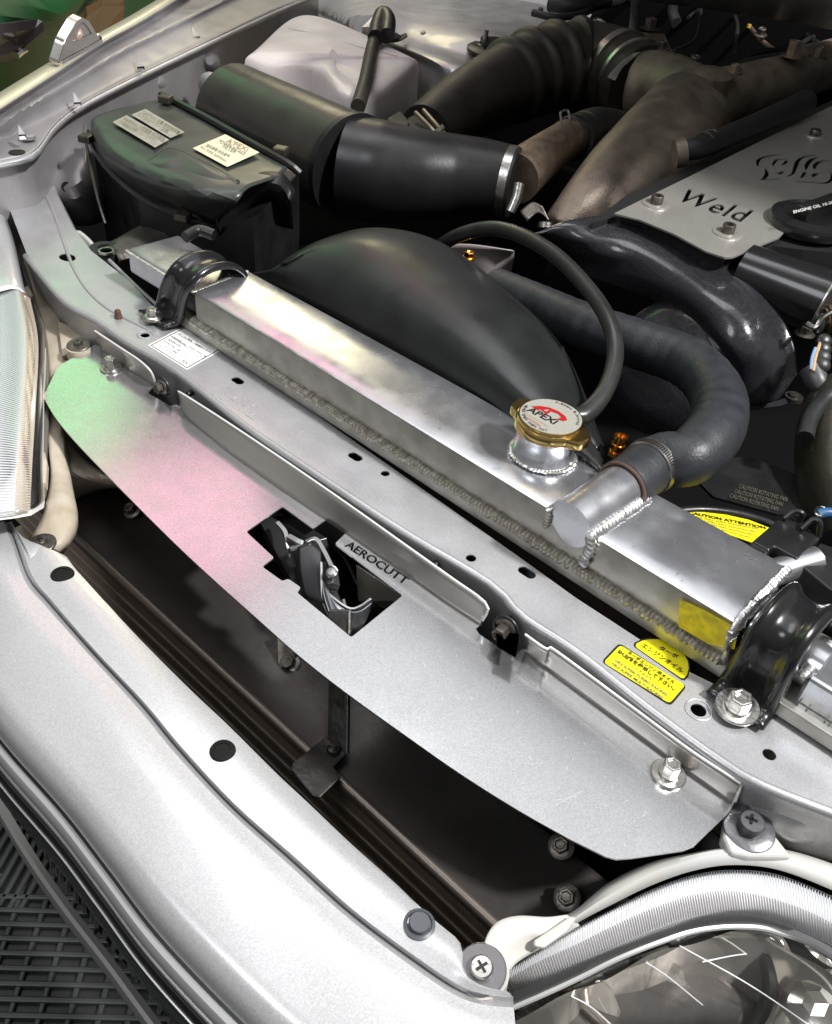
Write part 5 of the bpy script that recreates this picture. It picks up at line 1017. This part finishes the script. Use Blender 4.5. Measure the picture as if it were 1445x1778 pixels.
# text axes: baseline vector and cap vector taken from the letters' own size
bvec = p1-p0; uvec = (np.array(EPL.uv(*z3(225, 755)))-np.array(EPL.uv(*z3(158, 830))))
wcut = [[tuple(np.array(EPL.uv(*z3(130, 838)))+(p[0]-x0)/(x1-x0)*(np.array(EPL.uv(*z3(700, 1035)))-np.array(EPL.uv(*z3(130, 838))))+p[1]/.7*uvec*1.3) for p in L] for L in tl]
def stroke(P, w):
    Q = cr([EPL.uv(*z3(*p))+(0,) for p in P], 14); L_, R_ = [], []
    for i in range(14):
        t = _n(Q[min(i+1, 13)]-Q[max(i-1, 0)]); n = np.array([-t[1], t[0], 0]); k = w*.0014*(math.sin(PI*(i+.5)/14)**.5)
        L_.append(tuple((Q[i]+n*k)[:2])); R_.append(tuple((Q[i]-n*k)[:2]))
    return L_+R_[::-1]
flames = [stroke(p, w) for p, w in (
    (((805, 548), (812, 500), (850, 475), (940, 455), (1010, 448)), 1.7), (((935, 545), (955, 505), (985, 490), (1050, 492), (1040, 520), (1005, 540)), 1.6),
    (((870, 562), (885, 610), (858, 655), (825, 665)), 1.8), (((840, 668), (960, 660), (1000, 655)), 1.0), (((955, 600), (985, 612), (1030, 590)), 1.7),
    (((1055, 635), (1105, 612), (1125, 560), (1150, 500), (1200, 470), (1310, 452)), 1.8), (((1215, 578), (1228, 530), (1270, 488), (1330, 470)), 2.0), (((1285, 575), (1298, 535), (1350, 505), (1445, 505)), 1.9),
    (((1175, 650), (1195, 620), (1215, 590)), 1.5), (((1270, 640), (1300, 612), (1335, 605)), 1.9), (((1130, 682), (1250, 684), (1380, 692), (1440, 650), (1420, 590)), 1.6))]
mb = MB(); flat(mb, EPL, [PE]+wcut+flames, .002, .0015); obj('plate', mb, ENGP, wp, smooth=False)
for x, y in ((632, 948), (960, 1082)):
    X_, Y_ = 900+x/2.651, y/2.651; c = EPL.hit(X_, Y_)+EPL.n*.0028
    obj('cup_washer', MB().lathe(c, EPL.n, [(.0165, 0), (.0160, .0012), (.010, .0016), (.009, .0004)], 30), ENGP, wp)
    obj('cap_screw', MB().lathe(c, EPL.n, [(.0072, 0), (.0072, .009), (.0066, .0098), (.0036, .0098), (.0034, .006)], 20), STEELD, wp)
c = EPL.hit(1413, 238)+EPL.n*.0028; obj('cup_washer', MB().lathe(c, EPL.n, [(.0165, 0), (.0160, .0012), (.010, .0016), (.009, .0004)], 30), ENGP, wp); obj('cap_screw', MB().lathe(c, EPL.n, [(.0072, 0), (.0072, .007), (.0066, .0078)], 20), STEELD, wp)
oc = thing('oil_filler_cap', 'round black oil filler cap with a grip bar and white lettering', 'oil cap', EPL.hit(1410, 385))
oc_c = EPL.hit(1405, 392)
obj('cap_disc', MB().lathe(oc_c, EPL.n, [(.046, 0), (.047, .006), (.045, .012), (.036, .016), (.034, .013), (.0001, .013)], 48), BLKG, oc)
ga, gb = EPL.hit(1375, 392), EPL.hit(1450, 365); gd = _n(gb-ga); gn = np.cross(EPL.n, gd)
obj('grip_bar', MB().box(oc_c+EPL.n*.019+gd*.01, gd*.036, gn*.009, EPL.n*.009), BLKP, oc, smooth=False, bevel=.003, seg=3)
GP = Plane(oc_c+EPL.n*.0282, oc_c+EPL.n*.0282+EPL.x, oc_c+EPL.n*.0282+EPL.y)
pxtext(oc, GP, 'ENGINE OIL 10-30', z3(1118, 935), z3(1460, 850), z3(1112, 912), mat('white_ink', (.7, .7, .66), .4), h=.0003, bold=.02)
# timing cover
tc_ = thing('timing_cover', 'glossy speckled black timing cover arching in front of the engine plate', 'engine cover', A(1200, 520, 20))
t0 = [(924, 408, 30), (985, 383, 48), (1060, 376, 52), (1150, 402, 50), (1225, 438, 48), (1292, 466, 44), (1342, 520, 30), (1376, 590, 4), (1384, 650, -24)]
t1 = [(925, 412, 26), (990, 395, 44), (1065, 398, 46), (1160, 430, 46), (1240, 476, 42), (1300, 528, 34), (1338, 588, 8), (1352, 645, -25), (1352, 692, -50)]
t2_ = [(926, 416, 16), (1000, 416, 34), (1080, 430, 36), (1165, 468, 36), (1235, 518, 32), (1284, 568, 20), (1312, 612, 0), (1326, 652, -26), (1324, 702, -60)]
t3 = [(927, 420, 0), (1005, 440, 16), (1080, 462, 18), (1155, 502, 18), (1215, 550, 12), (1256, 600, 0), (1284, 650, -28), (1298, 704, -64)]
t4 = [(930, 424, -20), (987, 456, -14), (1023, 480, -10), (1112, 514, -8), (1180, 547, -8), (1224, 587, -14), (1251, 637, -34), (1275, 700, -64)]
obj('arched_cover', MB().panel([pts(r) for r in (t0, t1, t2_, t3, t4)], 70, 34), BLKC, tc_, solid=.002)
obj('flange_rim', MB().tube([A(*p) for p in ((1262, 700, -66), (1300, 705, -66), (1345, 702, -66), (1375, 692, -66))], .004, n=16, seg=8), BLKC, tc_)
obj('bolt_eye', MB().lathe(A(1377, 693, -64), UP, [(.010, 0), (.010, .004), (.006, .004), (.006, .0065), (.0001, .007)], 24), STEELD, tc_)
obj('inner_hub', MB().lathe(A(1170, 640, -60), (-.1, -.8, .5), [(.075, 0), (.078, .01), (.070, .025), (.05, .035), (.0001, .036)], 44), BLKC, tc_)
cc_ = thing('coil_cover', 'ribbed gloss black cylindrical coil cover right of the timing cover', 'cover', A(1370, 480, 40))
ca_, cb_ = A(1290, 470, 40), A(1436, 528, 36)
obj('barrel', MB().tube([ca_, cb_], [rpx(ca_, 46), rpx(cb_, 56)], seg=40, capped=True), BLKG, cc_)
obj('rolled_edge', MB().tube([cb_+rpx(cb_, 56)*(math.cos(a)*_n(np.cross(cb_-ca_, UP))+math.sin(a)*_n(np.cross(np.cross(cb_-ca_, UP), cb_-ca_))) for a in np.linspace(0, 2*PI, 36)], .0016, seg=8), STEEL, cc_)
hc = thing('hose_end', 'dark hose with a brassy spring clamp at the right edge', 'hose', A(1425, 550, 10))
obj('stub', MB().tube([A(1400, 560, 10), A(1445, 540, 16), A(1500, 520, 20)], .018, n=12, seg=24), RUB, hc)
SPG = mat('spring_steel', (.42, .34, .20), .25, 1)
for k in range(3): obj('clamp_coil', MB().lathe(A(1412+k*7, 556-k*3, 12), _n(A(1445, 540, 16)-A(1400, 560, 10)), [(.0185, 0), (.0205, .0008), (.0205, .0026), (.0185, .0034)], 30), SPG, hc)
obj('clamp_ear', MB().tube([A(1402, 562, 30), A(1415, 568, 30), A(1428, 552, 34), A(1450, 538, 38)], .0028, n=14, seg=8), STEEL, hc)
lm = thing('wiring_plug', 'grey wiring plug with tan and blue wires at the right edge', 'connector', A(1415, 620, 0))
obj('sleeve', MB().tube([A(1408, 640, 0), A(1420, 665, -8), A(1432, 690, -18)], [.012, .011, .006], n=12, seg=18), mat('sleeve_grey', (.07, .07, .075), .4), lm)
obj('wire', MB().tube([A(1412, 645, 6), A(1416, 620, 12), A(1424, 596, 18)], .0018, n=10, seg=8), mat('tan_wire', (.55, .36, .18), .4), lm); obj('wire', MB().tube([A(1408, 642, 6), A(1410, 622, 12), A(1416, 604, 18)], .0016, n=10, seg=8), mat('sky_wire', (.20, .34, .55), .4), lm)
for k in range(4): obj('grommet', MB().lathe(A(1428-k, 594+k*14, 14-k*3), (.4, -.5, .6), [(.0075, 0), (.0075, .006), (.004, .008)], 16), BLKP, lm)
hexbolt(lm, A(1397, 580, 8), UP, .007, h=.008, m=STEELD)
dp = thing('turbo_pipe', 'dark olive metal pipe at the right edge below the wiring', 'pipe', A(1440, 780, -40))
obj('pipe_body', MB().tube([A(1470, 690, -20), A(1450, 760, -40), A(1455, 850, -60), A(1480, 930, -80)], .036, n=30, seg=36), mat('olive_metal', (.05, .048, .035), .3, .6, bump=.2, rvar=.1), dp)
obj('braid', MB().tube([A(1398, 760, -20), A(1408, 725, -14), A(1430, 695, -8), A(1460, 672, 0)], .008, n=24, seg=10), RUB, dp)
# pieces at the top edge
for nm, lb_, ct_, P_, r_, m_ in (('heater_hose', 'black hose crossing the very top edge of the bay', 'hose', [(955, 8, 90), (1000, 10, 96), (1060, 0, 100), (1110, -15, 104)], 12, RUB),
        ('vacuum_hose', 'thin dark vacuum hose looping above the brown duct', 'hose', [(1170, 88, 110), (1205, 70, 112), (1215, 40, 114), (1220, -10, 116)], 3, RUBD),
        ('fuel_hose', 'black hose running into the brown union at the top right', 'hose', [(1270, 118, 100), (1310, 105, 106), (1365, 95, 110)], 7, RUB),
        ('coolant_tube', 'vertical steel tube standing at the top edge above the throttle', 'pipe', [(1096, 72, 90), (1100, 40, 100), (1104, -20, 112)], 7, STEEL)):
    t = thing(nm, lb_, ct_, A(*P_[0])); obj('tube', MB().tube([A(*p) for p in P_], rpx(A(*P_[0]), r_), n=24, seg=14), m_, t)
tb = thing('throttle_link', 'dull metal throttle linkage behind the hose clamp', 'linkage', A(1130, 60, 80))
obj('pot', MB().lathe(A(1070, 60, 70), UP, [(.035, -.04), (.035, .004), (.028, .01), (.0001, .01)], 28), mat('alloy_dull', (.26, .24, .22), .4, .8, bump=.3), tb)
obj('loop', MB().tube([A(1035+22*math.cos(a), 60-26*math.sin(a), 90) for a in np.linspace(0, PI, 16)], .0035, seg=8), STEEL, tb)
pp('lever', [(1110, 55), (1155, 58), (1160, 72), (1112, 70)], 92, .012, COPPR, tb); pp('arm', [(1140, 70), (1160, 72), (1172, 96), (1150, 90)], 92, .008, COPPR, tb)
hexbolt(tb, A(1128, 50, 96), UP, .012, h=.016, m=STEELD)
gc = thing('green_connector', 'olive green conical reservoir neck at the top right', 'fitting', A(1335, 20, 90))
obj('neck', MB().lathe(A(1332, 38, 70), (-.1, 0, 1), [(.022, 0), (.034, .02), (.038, .06), (.038, .12)], 32), mat('olive_plastic', (.16, .17, .07), .45, bump=.2), gc)
obj('lower_cone', MB().lathe(A(1352, 75, 60), (-.1, 0, 1), [(.030, -.03), (.026, .02), (.018, .03)], 28), mat('dark_green', (.05, .065, .045), .5), gc)
bb = thing('brake_booster', 'large round black booster in the rear corner of the bay', 'booster', A(1240, 40, 30))
obj('drum', MB().lathe(A(1235, 60, 40), (.1, -.5, .8), [(.11, -.05), (.115, 0), (.10, .02), (.05, .03), (.0001, .03)], 40), BLKG, bb)
cb = thing('injector_cable', 'tangled dark cables at the rear right corner', 'cable', A(1400, 40, 80))
for P_ in (((1370, 5), (1395, 30), (1420, 55), (1460, 70)), ((1400, -5), (1410, 30), (1400, 60), (1430, 80)), ((1300, 95), (1330, 88), (1380, 86), (1420, 76))):
    obj('strand', MB().tube([A(x, y, 100) for x, y in P_], .005, n=16, seg=8), mat('cable_brown', (.12, .08, .06), .5) if P_[0][0] == 1370 else BLKP, cb)
sb = thing('exhaust_shield', 'pale heat stained shield plate with a small brass bolt behind the fan shroud', 'shield', A(840, 450, -10))
obj('shield', MB().panel([pts(r) for r in ([(760, 424, -20), (820, 424, -10), (890, 434, -10)], [(770, 450, -40), (840, 450, -30), (893, 440, -20)], [(800, 470, -60), (850, 490, -60), (885, 480, -60)])], 14, 10), mat('shield_pale', (.36, .32, .32), .45, .3, bump=.2), sb, solid=.0015)
hexbolt(sb, A(814, 448, -12), UP, .006, m=BRS)
bk = thing('small_bracket', 'small dark bent bracket at the tip of the brown duct', 'bracket', A(935, 385, 10))
obj('leaf', MB().panel([pts(r) for r in ([(903, 368, 14), (925, 352, 24), (943, 358, 24)], [(915, 385, 6), (935, 370, 16), (955, 385, 10)])], 10, 6), STEELD, bk, solid=.002)
obj('spigot', MB().lathe(A(947, 396, 10), (-.3, .3, .8), [(.010, 0), (.010, .006), (.007, .007)], 18), STEEL, bk)
cw = thing('coolant_warning_print', 'faded warning print on the dark panel right of the upper hose', 'label', A(1320, 855, -70))
CWP = Plane(A(1250, 850, -70), A(1400, 880, -70), A(1260, 830, -70)); GI = mat('faded_print', (.09, .085, .06), .5)
mb = MB(); flat(mb, CWP, [[CWP.uv(*p) for p in ((1180, 800), (1300, 790), (1460, 850), (1460, 900), (1350, 890), (1240, 860))]], .003, -.003); obj('panel', mb, BLKP, cw, smooth=False)
for k in range(3): pxtext(cw, CWP, 'CAUTION ROTATING FAN', (1282-k*8, 848+k*8), (1366-k*8, 872+k*8), (1285-k*8, 841+k*8), GI, h=.0006)
# ================================================================== MARKER LAMP ON THE WING
ml = thing('side_marker', 'small chrome and clear triangular marker lamp standing on the far wing', 'lamp', A(140, 80, 70))
MP = Plane(A(92, 108, 72), A(170, 62, 76), A(135, 30, 118)); 
z5 = lambda x, y: (x/4.817, y/4.817)
ob = rounded([MP.uv(*z5(*p)) for p in ((445, 525), (505, 330), (600, 170), (650, 135), (700, 155), (760, 255), (815, 325))], .006)
ib = rounded([MP.uv(*z5(*p)) for p in ((520, 300), (610, 200), (660, 160), (690, 190), (740, 268), (620, 320), (555, 330))], .004)
mb = MB(); flat(mb, MP, [ob, ib], .012, 0, .001); obj('chrome_frame', mb, mat('satin_chrome', (.62, .60, .56), .16, .9), ml, smooth=False)
mb = MB(); flat(mb, MP, [ib], .006, -.002); obj('clear_lens', mb, mat('marker_clear', (.45, .40, .36), .12, .4), ml, smooth=False)
obj('chrome_foot', MB().tube([MP.to3(*MP.uv(*z5(*p))) for p in ((470, 520), (600, 450), (700, 395), (812, 330))], .009, n=14, seg=14), CHROME, ml)
obj('inner_bulb', MB().lathe(MP.hit(*z5(640, 290)), (.3, -.6, .7), [(.010, 0), (.010, .006), (.006, .010), (.0001, .011)], 20), mat('bulb_tint', (.6, .45, .35), .2), ml)
# ================================================================== BACKGROUND CAR
gcar = thing('green_car', 'dark green car parked on the wooden floor beyond the far wing', 'car', A(80, 120, -300))
GRN = mat('green_paint', (.006, .085, .016), .5, 0, coat=0, bump=.1, bscale=3)
Q = lambda L: [A(x, y, z) for x, y, z in L]
rws = ([(-420, 120, -110), (-200, 75, -110), (-80, 40, -110), (0, 33, -110), (70, 20, -110), (110, 3, -110), (160, -40, -110), (200, -90, -110)], [(-420, 220, -220), (-200, 170, -220), (-80, 125, -220), (0, 112, -220), (90, 70, -220), (150, 20, -220), (215, -40, -220), (260, -90, -220)],
       [(-420, 330, -400), (-200, 280, -400), (-80, 220, -400), (0, 205, -400), (80, 160, -400), (170, 95, -400), (260, 20, -400), (320, -50, -400)], [(-420, 420, -600), (-200, 370, -600), (-80, 310, -600), (0, 280, -600), (120, 215, -600), (220, 150, -600), (310, 60, -600), (380, -20, -600)])
R_ = [Q(r) for r in rws]; back = [p+np.array([-.35, .05, .10]) for p in R_[0]]; back2 = [p+np.array([-1.2, .2, .02]) for p in R_[0]]; back3 = [np.array([p[0], p[1], -.60]) for p in back2]
obj('body_shell', MB().panel([back3, back2, back]+R_, 50, 40), GRN, gcar, solid=.01)
obj('side_window', MB().prism(Q([(-60, 47, -112), (0, 42, -112), (66, 33, -112), (74, 37, -116), (34, 72, -160), (14, 92, -190), (-60, 95, -182)]), (0, 0, -.02)), mat('car_glass', (.10, .09, .09), .12), gcar, smooth=False)
obj('door_handle', MB().tube(Q([(28, 96, -186), (38, 88, -180), (45, 84, -176)]), .009, n=8, seg=8), CHROME, gcar)
obj('rear_glass', MB().prism(Q([(150, 12, -150), (178, -3, -150), (190, -22, -150), (215, 0, -190), (212, 30, -235), (170, 52, -240), (140, 45, -200)]), (0, 0, -.02)), mat('amber_glass', (.14, .07, .02), .25), gcar, smooth=False)
# ================================================================== small clutter along the rear of the bay
LOOM = mat('loom_tape', (.02, .019, .018), .45, bump=.4, bscale=300)
def loom(label, P_, r, m=LOOM, nm='wiring_loom', ct_='loom'):
    t = thing(nm, label, ct_, A(*P_[0])); obj('sheath', MB().tube([A(*p) for p in P_], rpx(A(*P_[0]), r), n=36, seg=12), m, t)
    return t
l1 = loom('fat taped loom rising behind the throttle linkage', [(1175, 40, 80), (1168, 20, 92), (1172, -5, 100), (1180, -30, 104)], 9)
loom('thin brown cable sagging below the green neck', [(1290, 20, 90), (1306, 52, 90), (1340, 84, 92), (1385, 96, 96)], 3.5, bpy.data.materials['cable_brown'], 'cable', 'cable')
loom('black cable crossing behind the brown duct hexagon', [(1380, 88, 104), (1400, 70, 100), (1430, 60, 100), (1470, 58, 100)], 4.5, LOOM, 'cable', 'cable')
loom('curved black cable over the round booster', [(1195, 30, 100), (1225, 12, 104), (1262, 14, 106), (1280, 40, 100), (1276, 90, 90)], 3.2, LOOM, 'cable', 'cable')
loom('twin black hose above the strut tower edge', [(925, 22, 84), (965, 30, 84), (1010, 24, 88), (1040, 8, 92)], 6, RUB, 'hose', 'hose')
yc = thing('sensor_plug', 'small yellow tipped sensor plug below the green neck', 'connector', A(1300, 48, 90))
obj('plug_body', MB().box(A(1302, 44, 90), (.008, .003, 0), (-.003, .007, 0), (0, 0, .008)), BLKP, yc, smooth=False, bevel=.002)
obj('yellow_tip', MB().lathe(A(1300, 48, 100), UP, [(.004, 0), (.004, .006)], 12), mat('tip_yellow', (.55, .36, .04), .4), yc)
for x, y, lb_ in ((1320, 62, 'squat bolt beside the sensor plug'), (1150, 85, 'bolt on the flange behind the throttle arm'), (1205, 112, 'bolt between throttle arm and duct boss')):
    t = thing('flange_bolt', lb_, 'bolt', A(x, y, 100)); hexbolt(t, A(x, y, 100), (.1, -.2, 1), .008, h=.010, wr=.012, m=STEELD)
rl_t = thing('relay_box', 'dark ribbed relay box at the top right behind the duct', 'relay box', A(1410, 60, 70))
pp('box', [(1375, 70), (1400, 40), (1480, 50), (1480, 100), (1400, 92)], 88, .03, BLKP, rl_t)
for k in range(5): pp('rib', [(1392+k*14, 58), (1398+k*14, 52), (1402+k*14, 84), (1396+k*14, 86)], 90, .003, BLKP, rl_t, .0005)
